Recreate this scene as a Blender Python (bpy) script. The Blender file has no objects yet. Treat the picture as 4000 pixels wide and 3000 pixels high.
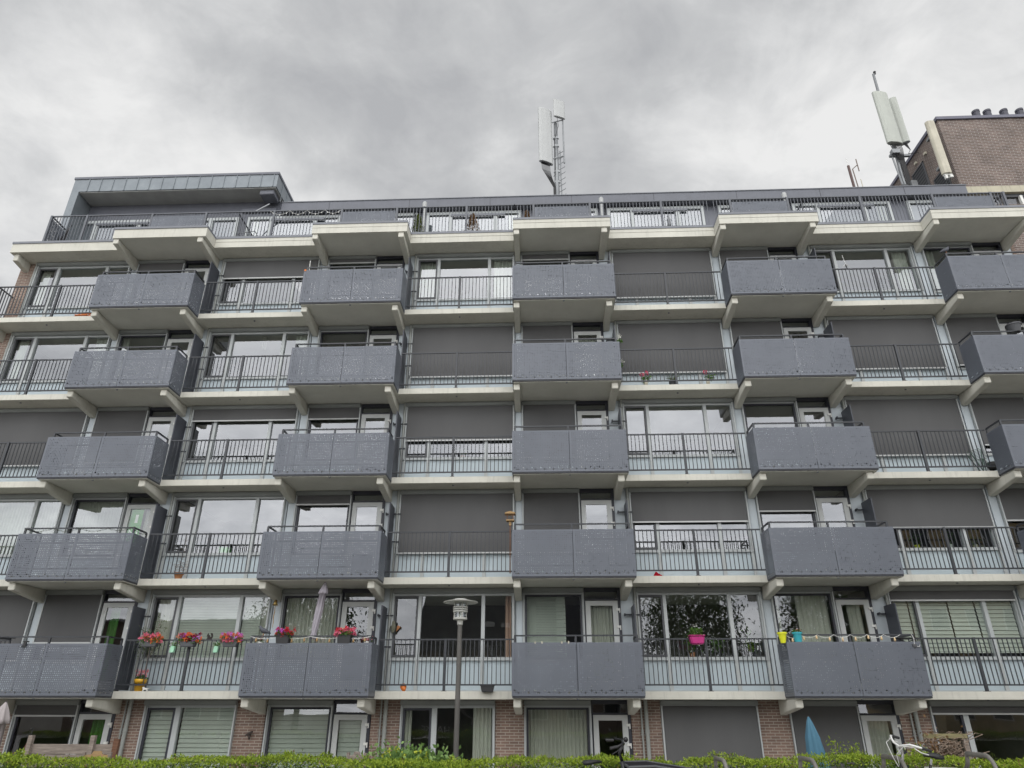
import bpy, bmesh, math, random
import numpy as np
from mathutils import Vector, Matrix, Quaternion
R = math.radians
random.seed(7)
rng = np.random.default_rng(7)
SC = bpy.context.scene
COL = SC.collection

# ------------------------------------------------------------------ camera
CAM = Vector((0.7363, -18.1425, 1.49))
YAW, PIT, ROLL, FPX = -4.0555e-2, 4.41523e-1, 1.456e-3, 2699.65
cf = Vector((math.sin(YAW)*math.cos(PIT), math.cos(YAW)*math.cos(PIT), math.sin(PIT)))
cr0 = Vector((math.cos(YAW), -math.sin(YAW), 0)); cu0 = cr0.cross(cf)
cr = math.cos(ROLL)*cr0 + math.sin(ROLL)*cu0
cu = -math.sin(ROLL)*cr0 + math.cos(ROLL)*cu0
cam = bpy.data.cameras.new('camera'); camo = bpy.data.objects.new('camera', cam); COL.objects.link(camo)
cam.sensor_fit = 'HORIZONTAL'; cam.sensor_width = 36; cam.lens = 36*FPX/4000
cam.clip_end = 3000; cam.clip_start = .05
M = Matrix((cr, cu, -cf)).transposed().to_4x4(); M.translation = CAM
camo.matrix_world = M
SC.camera = camo

def at(px, py, Y):
    """where the sight line of a photo pixel meets the upright plane y = Y"""
    d = cf*FPX + cr*(px-2000) - cu*(py-1500)
    return CAM + d*((Y-CAM.y)/d.y)

# ------------------------------------------------------------------ exposure, world, sun
SC.view_settings.view_transform = 'Standard'; SC.view_settings.look = 'None'
SC.view_settings.gamma = 1; SC.view_settings.use_curve_mapping = False
SC.view_settings.exposure = 0.22
SC.render.engine = 'CYCLES'
SC.cycles.transparent_max_bounces = 24
SC.cycles.max_bounces = 8
SUN_ELEV = 50
w = bpy.data.worlds.new('World'); SC.world = w; w.use_nodes = True
nt = w.node_tree; nt.nodes.clear()
class NB:
    """tiny node-tree writer"""
    def __init__(s, nt): s.nt = nt
    def n(s, t, **k):
        x = s.nt.nodes.new(t)
        for a, b in k.items(): setattr(x, a, b)
        return x
    def link(s, a, b): s.nt.links.new(a, b)
    def put(s, sock, v):
        if isinstance(v, bpy.types.NodeSocket): s.link(v, sock)
        else: sock.default_value = v
    def m(s, op, a, b=None, c=None, clamp=False):
        x = s.n('ShaderNodeMath', operation=op); x.use_clamp = clamp
        s.put(x.inputs[0], a)
        if b is not None: s.put(x.inputs[1], b)
        if c is not None: s.put(x.inputs[2], c)
        return x.outputs[0]
    def v(s, op, a, b=None, out=0):
        x = s.n('ShaderNodeVectorMath', operation=op)
        s.put(x.inputs[0], a)
        if b is not None: s.put(x.inputs[1], b)
        return x.outputs['Value'] if op in ('DOT_PRODUCT', 'LENGTH', 'DISTANCE') else x.outputs[0]
    def comb(s, x, y, z):
        c = s.n('ShaderNodeCombineXYZ')
        for i, q in enumerate((x, y, z)): s.put(c.inputs[i], q)
        return c.outputs[0]
    def sep(s, v):
        c = s.n('ShaderNodeSeparateXYZ'); s.link(v, c.inputs[0]); return c.outputs
    def noise(s, vec, scale, detail=4, rough=.55, dist=0, out='Fac'):
        x = s.n('ShaderNodeTexNoise'); x.inputs['Scale'].default_value = scale
        x.inputs['Detail'].default_value = detail; x.inputs['Roughness'].default_value = rough
        x.inputs['Distortion'].default_value = dist
        if vec is not None: s.link(vec, x.inputs['Vector'])
        return x.outputs[out]
    def mix(s, fac, a, b, blend='MIX'):
        x = s.n('ShaderNodeMix', data_type='RGBA', blend_type=blend)
        s.put(x.inputs[0], fac)
        for sock, q in ((x.inputs[6], a), (x.inputs[7], b)):
            s.put(sock, (*q, 1) if isinstance(q, tuple) and len(q) == 3 else q)
        return x.outputs[2]
    def ramp(s, fac, stops):
        x = s.n('ShaderNodeValToRGB'); e = x.color_ramp.elements
        while len(e) < len(stops): e.new(.5)
        for el, (p, c) in zip(e, stops):
            el.position = p; el.color = (*c, 1) if isinstance(c, tuple) else (c, c, c, 1)
        s.put(x.inputs[0], fac); return x.outputs[0]
    def maprange(s, v, a, b, c, d):
        x = s.n('ShaderNodeMapRange'); s.put(x.inputs[0], v)
        for i, q in enumerate((a, b, c, d)): x.inputs[i+1].default_value = q
        return x.outputs[0]

b = NB(nt)
sky = b.n('ShaderNodeTexSky', sky_type='NISHITA'); sky.sun_disc = False
sky.sun_elevation = R(SUN_ELEV); sky.sun_rotation = math.pi
dirv = b.n('ShaderNodeTexCoord').outputs['Generated']
dn = b.v('NORMALIZE', dirv)
dx, dy, dz = b.sep(dn)
den = b.m('ADD', b.m('MAXIMUM', dz, 0.0), .25)
pl = b.comb(b.m('DIVIDE', dx, den), b.m('DIVIDE', dy, den), 0.0)      # flat cloud deck seen from below
n1 = b.noise(b.v('ADD', pl, (3.7, 1.9, 0)), 1.1, 3, .5, .6)
n2 = b.noise(b.v('ADD', pl, (8.1, 4.2, 3)), 4.0, 7, .58, .35)
n3 = b.noise(b.v('ADD', pl, (1.3, 7.7, 5)), 9, 5, .6, .5)
cl = b.m('MULTIPLY_ADD', n3, .26, b.m('MULTIPLY_ADD', n2, .60, b.m('MULTIPLY_ADD', n1, .40, -.13)))
def blob(px, py, width, amp):
    d = (cf*FPX + cr*(px-2000) - cu*(py-1500)).normalized()
    dd = b.m('SUBTRACT', 1.0, b.v('DOT_PRODUCT', dn, tuple(d)))
    return b.m('MULTIPLY', b.m('EXPONENT', b.m('MULTIPLY', dd, -1/(width*width/2))), amp)
for q in ((300, 560, .24, .15), (1900, 200, .20, -.06), (2450, 330, .14, -.05), (2750, 560, .12, .11), (850, 180, .17, -.08), (1500, 560, .12, -.05), (1100, 600, .07, .06), (2000, 620, .12, .04), (2150, 120, .07, .04), (60, 40, .10, -.08), (3050, 400, .12, .05),
          (3700, 150, .25, .01), (900, 700, .2, .05), (3350, 600, .14, .03), (2300, 560, .2, -.05)):
    cl = b.m('ADD', cl, blob(*q))
cloud = b.ramp(cl, [(.32, (4.1, 4.15, 4.25)), (.45, (5.05, 5.1, 5.14)), (.54, (6.15, 6.18, 6.18)), (.66, (7.6, 7.58, 7.5))])
# veil brighter on the sun's side behind the camera; boost added to fill recesses
sd = Vector((0, -math.cos(R(SUN_ELEV)), math.sin(R(SUN_ELEV))))
back_fill = b.m('POWER', b.m('MAXIMUM', b.m('MULTIPLY', dy, -1.0), 0.0), .8)
gain = b.m('MULTIPLY_ADD', back_fill, 2.9, 1.0)
cl2 = b.v('SCALE', cloud); cl2.node.inputs['Scale'].default_value = 1; b.link(gain, cl2.node.inputs['Scale'])
skyc = b.mix(.94, sky.outputs[0], cl2)
bg = b.n('ShaderNodeBackground'); bg.inputs[1].default_value = 0.1
b.link(skyc, bg.inputs[0])
wo = b.n('ShaderNodeOutputWorld'); b.link(bg.outputs[0], wo.inputs[0])

sl = bpy.data.lights.new('sun', 'SUN'); sl.energy = 0.5; sl.angle = R(50); sl.color = (1, .97, .92)
slo = bpy.data.objects.new('sun', sl); COL.objects.link(slo)
slo.rotation_euler = (R(90-SUN_ELEV), 0, 0); slo.location = (0, -40, 60)

# ------------------------------------------------------------------ materials
MATS = {}
def mat(name, col, rough=.6, metal=0, var=.12, vscale=2.0, bump=0, bscale=40, dirt=0, spec=.5, trans=0):
    """painted / plain surface with uneven colour, optional grain and dirt streaks"""
    if name in MATS: return MATS[name]
    m = bpy.data.materials.new(name); m.use_nodes = True; MATS[name] = m
    t = NB(m.node_tree); p = m.node_tree.nodes['Principled BSDF']
    tc = t.n('ShaderNodeNewGeometry').outputs['Position']
    f = t.noise(tc, vscale, 6, .6)
    lo = tuple(c*(1-var) for c in col); hi = tuple(min(1, c*(1+var)) for c in col)
    c = t.mix(t.maprange(f, .3, .7, 0, 1), lo, hi)
    if dirt:
        s = t.noise(t.v('MULTIPLY', tc, (7, 7, .7)), 1.6, 5, .65)
        c = t.mix(t.m('MULTIPLY', t.maprange(s, .52, .75, 0, 1), dirt), c, tuple(q*.45 for q in col))
    t.link(c, p.inputs['Base Color'])
    p.inputs['Roughness'].default_value = rough; p.inputs['Metallic'].default_value = metal
    p.inputs['Specular IOR Level'].default_value = spec
    if trans:
        p.inputs['Subsurface Weight'].default_value = 0
    if bump:
        bn = t.n('ShaderNodeBump'); bn.inputs['Strength'].default_value = bump; bn.inputs['Distance'].default_value = .01
        t.link(t.noise(tc, bscale, 3), bn.inputs['Height']); t.link(bn.outputs[0], p.inputs['Normal'])
    return m

def brick_mat(name, c1, c2, mortar, scale=1.0):
    m = bpy.data.materials.new(name); m.use_nodes = True; MATS[name] = m
    t = NB(m.node_tree); p = m.node_tree.nodes['Principled BSDF']
    pos = t.n('ShaderNodeNewGeometry').outputs['Position']
    x, y, z = t.sep(pos)
    v = t.comb(t.m('ADD', x, y), z, 0.0)
    br = t.n('ShaderNodeTexBrick'); t.link(v, br.inputs['Vector'])
    br.inputs['Scale'].default_value = 1; br.inputs['Brick Width'].default_value = .225*scale
    br.inputs['Row Height'].default_value = .066*scale; br.inputs['Mortar Size'].default_value = .0075*scale
    br.inputs['Color1'].default_value = (*c1, 1); br.inputs['Color2'].default_value = (*c2, 1)
    br.inputs['Mortar'].default_value = (*mortar, 1); br.inputs['Bias'].default_value = -.1
    f = t.noise(pos, 1.3, 6, .6)
    c = t.mix(1.0, br.outputs['Color'], t.ramp(f, [(.3, .72), (.7, 1.15)]), 'MULTIPLY')
    t.link(c, p.inputs['Base Color']); p.inputs['Roughness'].default_value = .9
    bn = t.n('ShaderNodeBump'); bn.inputs['Strength'].default_value = .5; bn.inputs['Distance'].default_value = .008
    bn.invert = True
    t.link(br.outputs['Fac'], bn.inputs['Height']); t.link(bn.outputs[0], p.inputs['Normal'])
    return m

def panel_mat():
    """sheet metal drilled with a raster of holes of many sizes; the holes are open"""
    m = bpy.data.materials.new('perforated sheet'); m.use_nodes = True
    t = NB(m.node_tree); p = m.node_tree.nodes['Principled BSDF']; out = m.node_tree.nodes['Material Output']
    tc = t.n('ShaderNodeTexCoord').outputs['Object']
    x, y, z = t.sep(tc)
    P = .0485
    u = t.m('DIVIDE', t.m('ADD', x, y), P); v = t.m('DIVIDE', z, P)
    iu = t.m('FLOOR', u); iv = t.m('FLOOR', v)
    fu = t.m('SUBTRACT', t.m('FRACT', u), .5); fv = t.m('SUBTRACT', t.m('FRACT', v), .5)
    d = t.m('SQRT', t.m('ADD', t.m('MULTIPLY', fu, fu), t.m('MULTIPLY', fv, fv)))
    rnd = t.n('ShaderNodeObjectInfo').outputs['Random']
    seed = t.m('MULTIPLY', rnd, 37.0)
    wn = t.n('ShaderNodeTexWhiteNoise', noise_dimensions='3D')
    t.link(t.comb(iu, iv, t.m('FLOOR', t.m('MULTIPLY', rnd, 4.0))), wn.inputs['Vector'])
    cl = t.noise(t.comb(t.m('MULTIPLY', iu, .12), t.m('MULTIPLY', iv, .12), seed), 1.6, 2)
    rad = t.m('ADD', .15, t.m('MULTIPLY', t.m('POWER', wn.outputs['Value'], 3.0), .15))
    rad = t.m('ADD', rad, t.m('MULTIPLY', t.maprange(cl, .4, .65, 0, 1), .06))
    # bottom rows: every fourth hole is large
    low = t.m('LESS_THAN', iv, 2.5)
    big = t.m('MULTIPLY', low, t.m('LESS_THAN', t.m('FRACT', t.m('DIVIDE', t.m('ADD', iu, t.m('MULTIPLY', iv, 2.0)), 5.0)), .19))
    rad = t.m('ADD', rad, t.m('MULTIPLY', big, .26))
    # a plain rim round the sheet
    edge = t.m('MULTIPLY', t.m('GREATER_THAN', iv, .5), t.m('LESS_THAN', iv, 23.5))
    edge = t.m('MULTIPLY', edge, t.m('GREATER_THAN', iu, .5))
    hole = t.m('MULTIPLY', t.m('LESS_THAN', d, rad), edge)
    f = t.noise(t.n('ShaderNodeNewGeometry').outputs['Position'], .8, 4)
    t.link(t.mix(f, (.105, .117, .142), (.155, .168, .198)), p.inputs['Base Color'])
    p.inputs['Roughness'].default_value = .42; p.inputs['Specular IOR Level'].default_value = .4
    tr = t.n('ShaderNodeBsdfTransparent'); mx = t.n('ShaderNodeMixShader')
    t.link(hole, mx.inputs[0]); t.link(p.outputs[0], mx.inputs[1]); t.link(tr.outputs[0], mx.inputs[2])
    t.link(mx.outputs[0], out.inputs[0])
    return m

def glass_mat(name, ior=2.7, tint=(.74, .79, .77), wav=.0018):
    m = bpy.data.materials.new(name); m.use_nodes = True
    t = NB(m.node_tree); nt_ = m.node_tree
    for n_ in list(nt_.nodes):
        if n_.type == 'BSDF_PRINCIPLED': nt_.nodes.remove(n_)
    out = nt_.nodes['Material Output']
    gl = t.n('ShaderNodeBsdfGlossy'); gl.inputs['Roughness'].default_value = .0; gl.inputs['Color'].default_value = (.93, .95, 1, 1)
    tr = t.n('ShaderNodeBsdfTransparent'); tr.inputs['Color'].default_value = (*tint, 1)
    r0 = ((ior-1)/(ior+1))**2
    lw = t.n('ShaderNodeLayerWeight'); lw.inputs['Blend'].default_value = .5
    fr = t.m('MULTIPLY_ADD', t.m('POWER', lw.outputs['Facing'], 4.0), 1-r0, r0)
    bn = t.n('ShaderNodeBump'); bn.inputs['Strength'].default_value = 1; bn.inputs['Distance'].default_value = wav
    t.link(t.noise(t.n('ShaderNodeNewGeometry').outputs['Position'], 1.4, 1), bn.inputs['Height'])
    t.link(bn.outputs[0], gl.inputs['Normal'])
    mx = t.n('ShaderNodeMixShader'); t.link(fr, mx.inputs[0])
    t.link(tr.outputs[0], mx.inputs[1]); t.link(gl.outputs[0], mx.inputs[2]); t.link(mx.outputs[0], out.inputs[0])
    return m

def fabric_mat(name, col, weave=350):
    m = bpy.data.materials.new(name); m.use_nodes = True
    t = NB(m.node_tree); p = m.node_tree.nodes['Principled BSDF']
    pos = t.n('ShaderNodeNewGeometry').outputs['Position']
    f = t.noise(t.v('MULTIPLY', pos, (1, 1, .25)), 1.1, 4)
    g = t.noise(pos, weave, 1)
    c = t.mix(t.m('ADD', t.m('MULTIPLY', f, .7), t.m('MULTIPLY', g, .3)), tuple(q*.74 for q in col), tuple(q*1.24 for q in col))
    t.link(c, p.inputs['Base Color']); p.inputs['Roughness'].default_value = .95; p.inputs['Specular IOR Level'].default_value = .15
    return m

def leaf_mat(name, a, c_, trans=.25):
    m = bpy.data.materials.new(name); m.use_nodes = True
    t = NB(m.node_tree); out = m.node_tree.nodes['Material Output']; p = m.node_tree.nodes['Principled BSDF']
    g = t.n('ShaderNodeNewGeometry')
    f = t.m('ADD', t.m('MULTIPLY', g.outputs['Random Per Island'], .6), t.m('MULTIPLY', t.noise(g.outputs['Position'], 1.7, 3), .4))
    col = t.mix(t.maprange(f, .2, .8, 0, 1), a, c_)
    t.link(col, p.inputs['Base Color']); p.inputs['Roughness'].default_value = .55; p.inputs['Specular IOR Level'].default_value = .3
    tl = t.n('ShaderNodeBsdfTranslucent'); t.link(col, tl.inputs[0])
    mx = t.n('ShaderNodeMixShader'); mx.inputs[0].default_value = trans
    t.link(p.outputs[0], mx.inputs[1]); t.link(tl.outputs[0], mx.inputs[2]); t.link(mx.outputs[0], out.inputs[0])
    return m

def wood_mat(name, a, c_):
    m = bpy.data.materials.new(name); m.use_nodes = True
    t = NB(m.node_tree); p = m.node_tree.nodes['Principled BSDF']
    pos = t.n('ShaderNodeNewGeometry').outputs['Position']
    f = t.noise(t.v('MULTIPLY', pos, (1.5, 6, 14)), 2.2, 6, .65, .4)
    t.link(t.mix(t.maprange(f, .3, .7, 0, 1), a, c_), p.inputs['Base Color']); p.inputs['Roughness'].default_value = .85
    return m

def zinc_mat():
    m = bpy.data.materials.new('zinc sheet'); m.use_nodes = True
    t = NB(m.node_tree); p = m.node_tree.nodes['Principled BSDF']
    pos = t.n('ShaderNodeNewGeometry').outputs['Position']
    f = t.noise(pos, 1.6, 6, .65); g = t.noise(pos, 14, 3)
    c = t.ramp(t.m('ADD', t.m('MULTIPLY', f, .8), t.m('MULTIPLY', g, .2)), [(.3, (.17, .19, .21)), (.55, (.215, .24, .262)), (.75, (.29, .315, .335))])
    t.link(c, p.inputs['Base Color']); p.inputs['Roughness'].default_value = .5; p.inputs['Metallic'].default_value = .25
    return m

CREAM = mat('cream painted concrete', (.58, .568, .505), .75, var=.08, vscale=1.3, bump=.15, bscale=60, dirt=.3)
SOFFIT = mat('painted soffit', (.62, .615, .56), .85, var=.08, vscale=1.1, bump=.2, bscale=50, dirt=.1)
PANEL = panel_mat()
RAIL = mat('dark railing paint', (.035, .038, .045), .45, var=.15)
TRAIL = mat('haze lightened railing paint', (.105, .112, .13), .5, var=.15)  # same dark railing paint, with the haze over the top floor mixed into its colour
TRIM = mat('dark edge trim', (.03, .032, .042), .5)
FRAME = mat('light grey window frame', (.45, .475, .48), .5, var=.06)
SPAN = mat('pale blue spandrel sheet', (.48, .555, .60), .35, var=.05, vscale=.8)
COLM = mat('blue grey column sheet', (.48, .53, .565), .45, var=.07, vscale=1.0)
DARKF = mat('dark door frame', (.028, .030, .042), .45)
LEAFD = mat('grey door leaf', (.52, .535, .53), .5, var=.05)
WHITE = mat('white plastic', (.72, .72, .69), .4)
CASS = mat('grey screen box', (.235, .25, .245), .5, var=.06)
SCREEN = fabric_mat('charcoal screen fabric', (.118, .118, .120))
BAR = mat('aluminium bar', (.50, .51, .51), .4)
PIPE = mat('grey plastic pipe', (.30, .315, .30), .5, var=.1, dirt=.3)
PSCR = mat('anthracite privacy sheet', (.055, .06, .075), .45)
ZINC = zinc_mat()
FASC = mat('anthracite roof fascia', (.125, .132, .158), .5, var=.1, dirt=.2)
ROOFD = mat('dark roofing', (.05, .05, .055), .8)
COPE = mat('grey coping', (.17, .18, .205), .5, var=.08)
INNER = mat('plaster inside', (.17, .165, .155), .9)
FLOORI = mat('inside floor', (.20, .16, .12), .7)
BRICK = brick_mat('brown red brick', (.25, .165, .13), (.175, .118, .097), (.40, .36, .31))
BRICKT = brick_mat('dark brown brick', (.165, .118, .10), (.115, .083, .073), (.36, .335, .31), 1.15)
BRICKY = brick_mat('yellow brick', (.56, .42, .22), (.46, .35, .18), (.35, .33, .28))
GLASS = glass_mat('window glass')
GLASSD = glass_mat('low window glass', 2.1, (.90, .93, .91), .0016)
CURT = fabric_mat('pale curtain', (.50, .51, .45))
CURTG = fabric_mat('green curtain', (.06, .19, .04))
CURTP = fabric_mat('dusty pink curtain', (.42, .28, .22))
BLIND = fabric_mat('pale roller blind', (.50, .54, .485))
STEEL = mat('galvanised steel', (.24, .25, .26), .45, metal=.5, var=.15)
CABLE = mat('black cable', (.02, .02, .022), .6)
RADOME = mat('pale grey radome', (.44, .46, .42), .6, var=.04)
RADOMG = mat('light grey radome', (.46,.47,.47), .6, var=.04)
RADOMC = mat('weathered cream radome', (.50, .47, .38), .55, var=.12, dirt=.35)
BLACKP = mat('black plastic', (.02, .02, .022), .5)
GREYP = mat('dark grey plastic', (.075, .078, .085), .55)
YELP = mat('yellow glazed pot', (.65, .36, .02), .35)
LEMON = mat('lemon plastic', (.72, .74, .03), .4)
TURQ = mat('turquoise plastic', (.03, .35, .42), .4)
MAGEN = mat('magenta plastic', (.42, .008, .16), .45)
MINT = mat('mint enamel', (.36, .66, .47), .4)
TERRA = mat('terracotta', (.38, .17, .075), .8)
ORANGE = mat('orange paint', (.62, .16, .02), .5)
REDF = fabric_mat('red cloth', (.40, .01, .025))
WOODG = wood_mat('grey weathered wood', (.16, .13, .11), (.34, .29, .25))
WOODB = wood_mat('brown stained wood', (.10, .045, .025), (.20, .10, .06))
WOODL = wood_mat('pale wood', (.30, .19, .09), (.44, .29, .14))
GREYC = fabric_mat('mauve grey parasol cloth', (.36, .335, .375))
BLUEC = fabric_mat('blue cover sheet', (.09, .20, .28))
BRASS = mat('brass', (.45, .32, .12), .35, metal=.8)
SOIL = mat('soil', (.05, .035, .025), .9)
ASPH = mat('paving', (.38, .365, .345), .9, var=.2, bump=.3, bscale=30)
EARTH = mat('garden soil', (.10, .085, .06), .95, var=.3, bump=.4, bscale=20)
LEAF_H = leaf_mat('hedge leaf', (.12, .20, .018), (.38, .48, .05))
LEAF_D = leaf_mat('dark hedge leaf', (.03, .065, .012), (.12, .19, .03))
LEAF_P = leaf_mat('pot plant leaf', (.05, .12, .025), (.13, .24, .05))
LEAF_O = leaf_mat('olive leaf', (.07, .10, .05), (.19, .23, .13))
LEAF_T = leaf_mat('tree leaf', (.035, .07, .02), (.10, .16, .045))
LEAF_C = leaf_mat('conifer needle', (.07, .10, .02), (.17, .20, .05))
LEAF_B = leaf_mat('withered needle', (.15, .085, .04), (.30, .18, .09))
def petal(n, a, c_): return leaf_mat(n, a, c_, .2)
PINK = petal('pink petal', (.70, .10, .20), (.86, .26, .36))
SALM = petal('pale pink petal', (.66, .22, .26), (.82, .38, .40))
RED = petal('red petal', (.50, .01, .03), (.70, .05, .06))
ORNG = petal('orange red petal', (.78, .13, .03), (.88, .25, .08))
PURP = petal('purple petal', (.50, .10, .55), (.70, .24, .74))
DARKR = petal('dark red petal', (.20, .004, .03), (.34, .01, .06))
WHTP = petal('white petal', (.70, .70, .64), (.82, .82, .78))
YELF = petal('yellow green flower', (.45, .50, .04), (.62, .66, .10))

# ------------------------------------------------------------------ mesh writer and object helpers
class MB:
    def __init__(s): s.V = []; s.F = []; s.MI = []; s.mi = 0
    def add(s, vs, fs):
        o = len(s.V); s.V += [tuple(v) for v in vs]
        s.F += [tuple(i+o for i in f) for f in fs]; s.MI += [s.mi]*len(fs)
        return s
    def box(s, x0, x1, y0, y1, z0, z1):
        return s.add([(x0,y0,z0),(x1,y0,z0),(x1,y1,z0),(x0,y1,z0),(x0,y0,z1),(x1,y0,z1),(x1,y1,z1),(x0,y1,z1)],
                     [(0,3,2,1),(4,5,6,7),(0,1,5,4),(1,2,6,5),(2,3,7,6),(3,0,4,7)])
    def prism_x(s, prof, x0, x1):            # prof: (y,z) outline
        n = len(prof)
        vs = [(x0,y,z) for y,z in prof]+[(x1,y,z) for y,z in prof]
        fs = [tuple(range(n)), tuple(range(2*n-1, n-1, -1))]
        fs += [(i, i+n, (i+1)%n+n, (i+1)%n) for i in range(n)]
        return s.add(vs, fs)
    def prism_y(s, prof, y0, y1):            # prof: (x,z)
        n = len(prof)
        vs = [(x,y0,z) for x,z in prof]+[(x,y1,z) for x,z in prof]
        fs = [tuple(range(n)), tuple(range(2*n-1, n-1, -1))]
        fs += [(i, i+n, (i+1)%n+n, (i+1)%n) for i in range(n)]
        return s.add(vs, fs)
    def prism_z(s, prof, z0, z1):            # prof: (x,y)
        n = len(prof)
        vs = [(x,y,z0) for x,y in prof]+[(x,y,z1) for x,y in prof]
        fs = [tuple(range(n)), tuple(range(2*n-1, n-1, -1))]
        fs += [(i, i+n, (i+1)%n+n, (i+1)%n) for i in range(n)]
        return s.add(vs, fs)
    def bar(s, p, q, wx, wy=None):           # square bar between two points
        p, q = Vector(p), Vector(q); d = (q-p).normalized(); wy = wy or wx
        a = d.cross(Vector((0,0,1))); a = a.normalized() if a.length > 1e-4 else Vector((1,0,0))
        c = a.cross(d)
        vs = [e+a*sx*wx/2+c*sy*wy/2 for e in (p, q) for sx, sy in ((-1,-1),(1,-1),(1,1),(-1,1))]
        return s.add(vs, [(3,2,1,0),(4,5,6,7),(0,1,5,4),(1,2,6,5),(2,3,7,6),(3,0,4,7)])
    def tube(s, pts, r, n=8, cap=True):
        pts = [Vector(p) for p in pts]; m = len(pts)
        rs = r if isinstance(r, (list, tuple)) else [r]*m
        vs = []; prev = None
        for i, p in enumerate(pts):
            d = (pts[min(i+1, m-1)]-pts[max(i-1, 0)]).normalized()
            if prev is None:
                a = d.cross(Vector((0,0,1)));  a = a if a.length > 1e-3 else Vector((1,0,0))
            else: a = prev - d*prev.dot(d)
            a.normalize(); prev = a; c = d.cross(a)
            vs += [p+(a*math.cos(2*math.pi*k/n)+c*math.sin(2*math.pi*k/n))*rs[i] for k in range(n)]
        fs = [(i*n+k, i*n+(k+1)%n, (i+1)*n+(k+1)%n, (i+1)*n+k) for i in range(m-1) for k in range(n)]
        if cap: fs += [tuple(range(n-1,-1,-1)), tuple(range((m-1)*n, m*n))]
        return s.add(vs, fs)
    def lathe(s, prof, n=20, c=(0,0,0)):     # prof: (r,z)
        vs = [(c[0]+r*math.cos(2*math.pi*k/n), c[1]+r*math.sin(2*math.pi*k/n), c[2]+z) for r, z in prof for k in range(n)]
        m = len(prof)
        fs = [(i*n+k, i*n+(k+1)%n, (i+1)*n+(k+1)%n, (i+1)*n+k) for i in range(m-1) for k in range(n)]
        fs += [tuple(range(n-1,-1,-1)), tuple(range((m-1)*n, m*n))]
        return s.add(vs, fs)
    def sphere(s, c, r, n=10, m=6, sc=(1,1,1)):
        return s.lathe2([(math.sin(math.pi*i/m)*r, -math.cos(math.pi*i/m)*r) for i in range(m+1)], n, c, sc)
    def lathe2(s, prof, n, c, sc):
        vs = [(c[0]+sc[0]*r*math.cos(2*math.pi*k/n), c[1]+sc[1]*r*math.sin(2*math.pi*k/n), c[2]+sc[2]*z) for r, z in prof for k in range(n)]
        m = len(prof)
        return s.add(vs, [(i*n+k, i*n+(k+1)%n, (i+1)*n+(k+1)%n, (i+1)*n+k) for i in range(m-1) for k in range(n)])
    def quad(s, a, b_, c, d): return s.add([a,b_,c,d], [(0,1,2,3)])
    def mesh(s, name, mats, bevel=0, smooth=False):
        me = bpy.data.meshes.new(name); me.from_pydata(s.V, [], s.F)
        for m in (mats if isinstance(mats, (list, tuple)) else [mats]): me.materials.append(m)
        if any(s.MI): me.polygons.foreach_set('material_index', s.MI)
        bm = bmesh.new(); bm.from_mesh(me)
        bmesh.ops.recalc_face_normals(bm, faces=bm.faces[:])
        if bevel:
            bmesh.ops.bevel(bm, geom=[e for e in bm.edges if len(e.link_faces) == 2 and e.calc_face_angle(0) > .5],
                            offset=bevel, segments=2, affect='EDGES', clamp_overlap=True)
        bm.to_mesh(me); bm.free()
        if smooth: me.polygons.foreach_set('use_smooth', [True]*len(me.polygons))
        return me

W = {}
def put(name, me, loc=(0,0,0), parent=None, rot=None, label=None):
    """link one object; loc is in the world even for children (parents are never scaled or turned unless noted)"""
    o = bpy.data.objects.new(name, me); COL.objects.link(o)
    loc = Vector(loc); W[o] = loc
    if parent is not None:
        o.parent = parent; loc = loc - W[parent]
    o.location = loc
    if rot: o.rotation_euler = rot
    if label: o['label'] = label
    return o
def thing(name, me, loc, label, cat, group=None, rot=None):
    o = put(name, me, loc, None, rot, label); o['category'] = cat
    if group: o['group'] = group
    return o
def sub(name, me, parent, loc=(0,0,0), rot=None, label=None):
    """child whose loc is given in the parent's own frame"""
    o = bpy.data.objects.new(name, me); COL.objects.link(o); o.parent = parent; o.location = loc
    W[o] = W[parent]+Vector(loc)
    if rot: o.rotation_euler = rot
    if label: o['label'] = label
    return o
def struct(name, me, loc=(0,0,0)):
    o = put(name, me, loc); o['kind'] = 'structure'; return o
CACHE = {}
def cached(key, fn):
    if key not in CACHE: CACHE[key] = fn()
    return CACHE[key]

def leaves(name, mats, pts, size, nrm=None, aspect=1.8, mi=None, up=0.0, droop=0):
    """many small pointed leaves, each a bent pair of faces"""
    pts = np.asarray(pts, float); n = len(pts)
    d = rng.normal(size=(n,3)); d[:,2] += up
    if nrm is not None: d = d*.8 + np.asarray(nrm)
    d /= np.linalg.norm(d, axis=1)[:,None]+1e-9
    a = np.cross(d, rng.normal(size=(n,3))); a /= np.linalg.norm(a, axis=1)[:,None]+1e-9
    s = (np.asarray(size) if np.ndim(size) else np.full(n, size))*(.7+.6*rng.random(n)); s = s[:,None]
    t = np.cross(d, a)
    V = np.empty((n,4,3)); V[:,0] = pts; V[:,1] = pts+d*s*.5+a*s*.5/aspect+t*s*.1
    V[:,2] = pts+d*s-np.array([0,0,droop])*s; V[:,3] = pts+d*s*.5-a*s*.5/aspect+t*s*.1
    me = bpy.data.meshes.new(name)
    me.vertices.add(n*4); me.vertices.foreach_set('co', V.reshape(-1))
    me.loops.add(n*4); me.loops.foreach_set('vertex_index', np.arange(n*4, dtype=np.int32))
    me.polygons.add(n); me.polygons.foreach_set('loop_start', np.arange(0, n*4, 4, dtype=np.int32))
    for m in (mats if isinstance(mats, (list, tuple)) else [mats]): me.materials.append(m)
    if mi is not None: me.polygons.foreach_set('material_index', np.asarray(mi, dtype=np.int32))
    me.update(calc_edges=True); me.validate()
    return me

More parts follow.
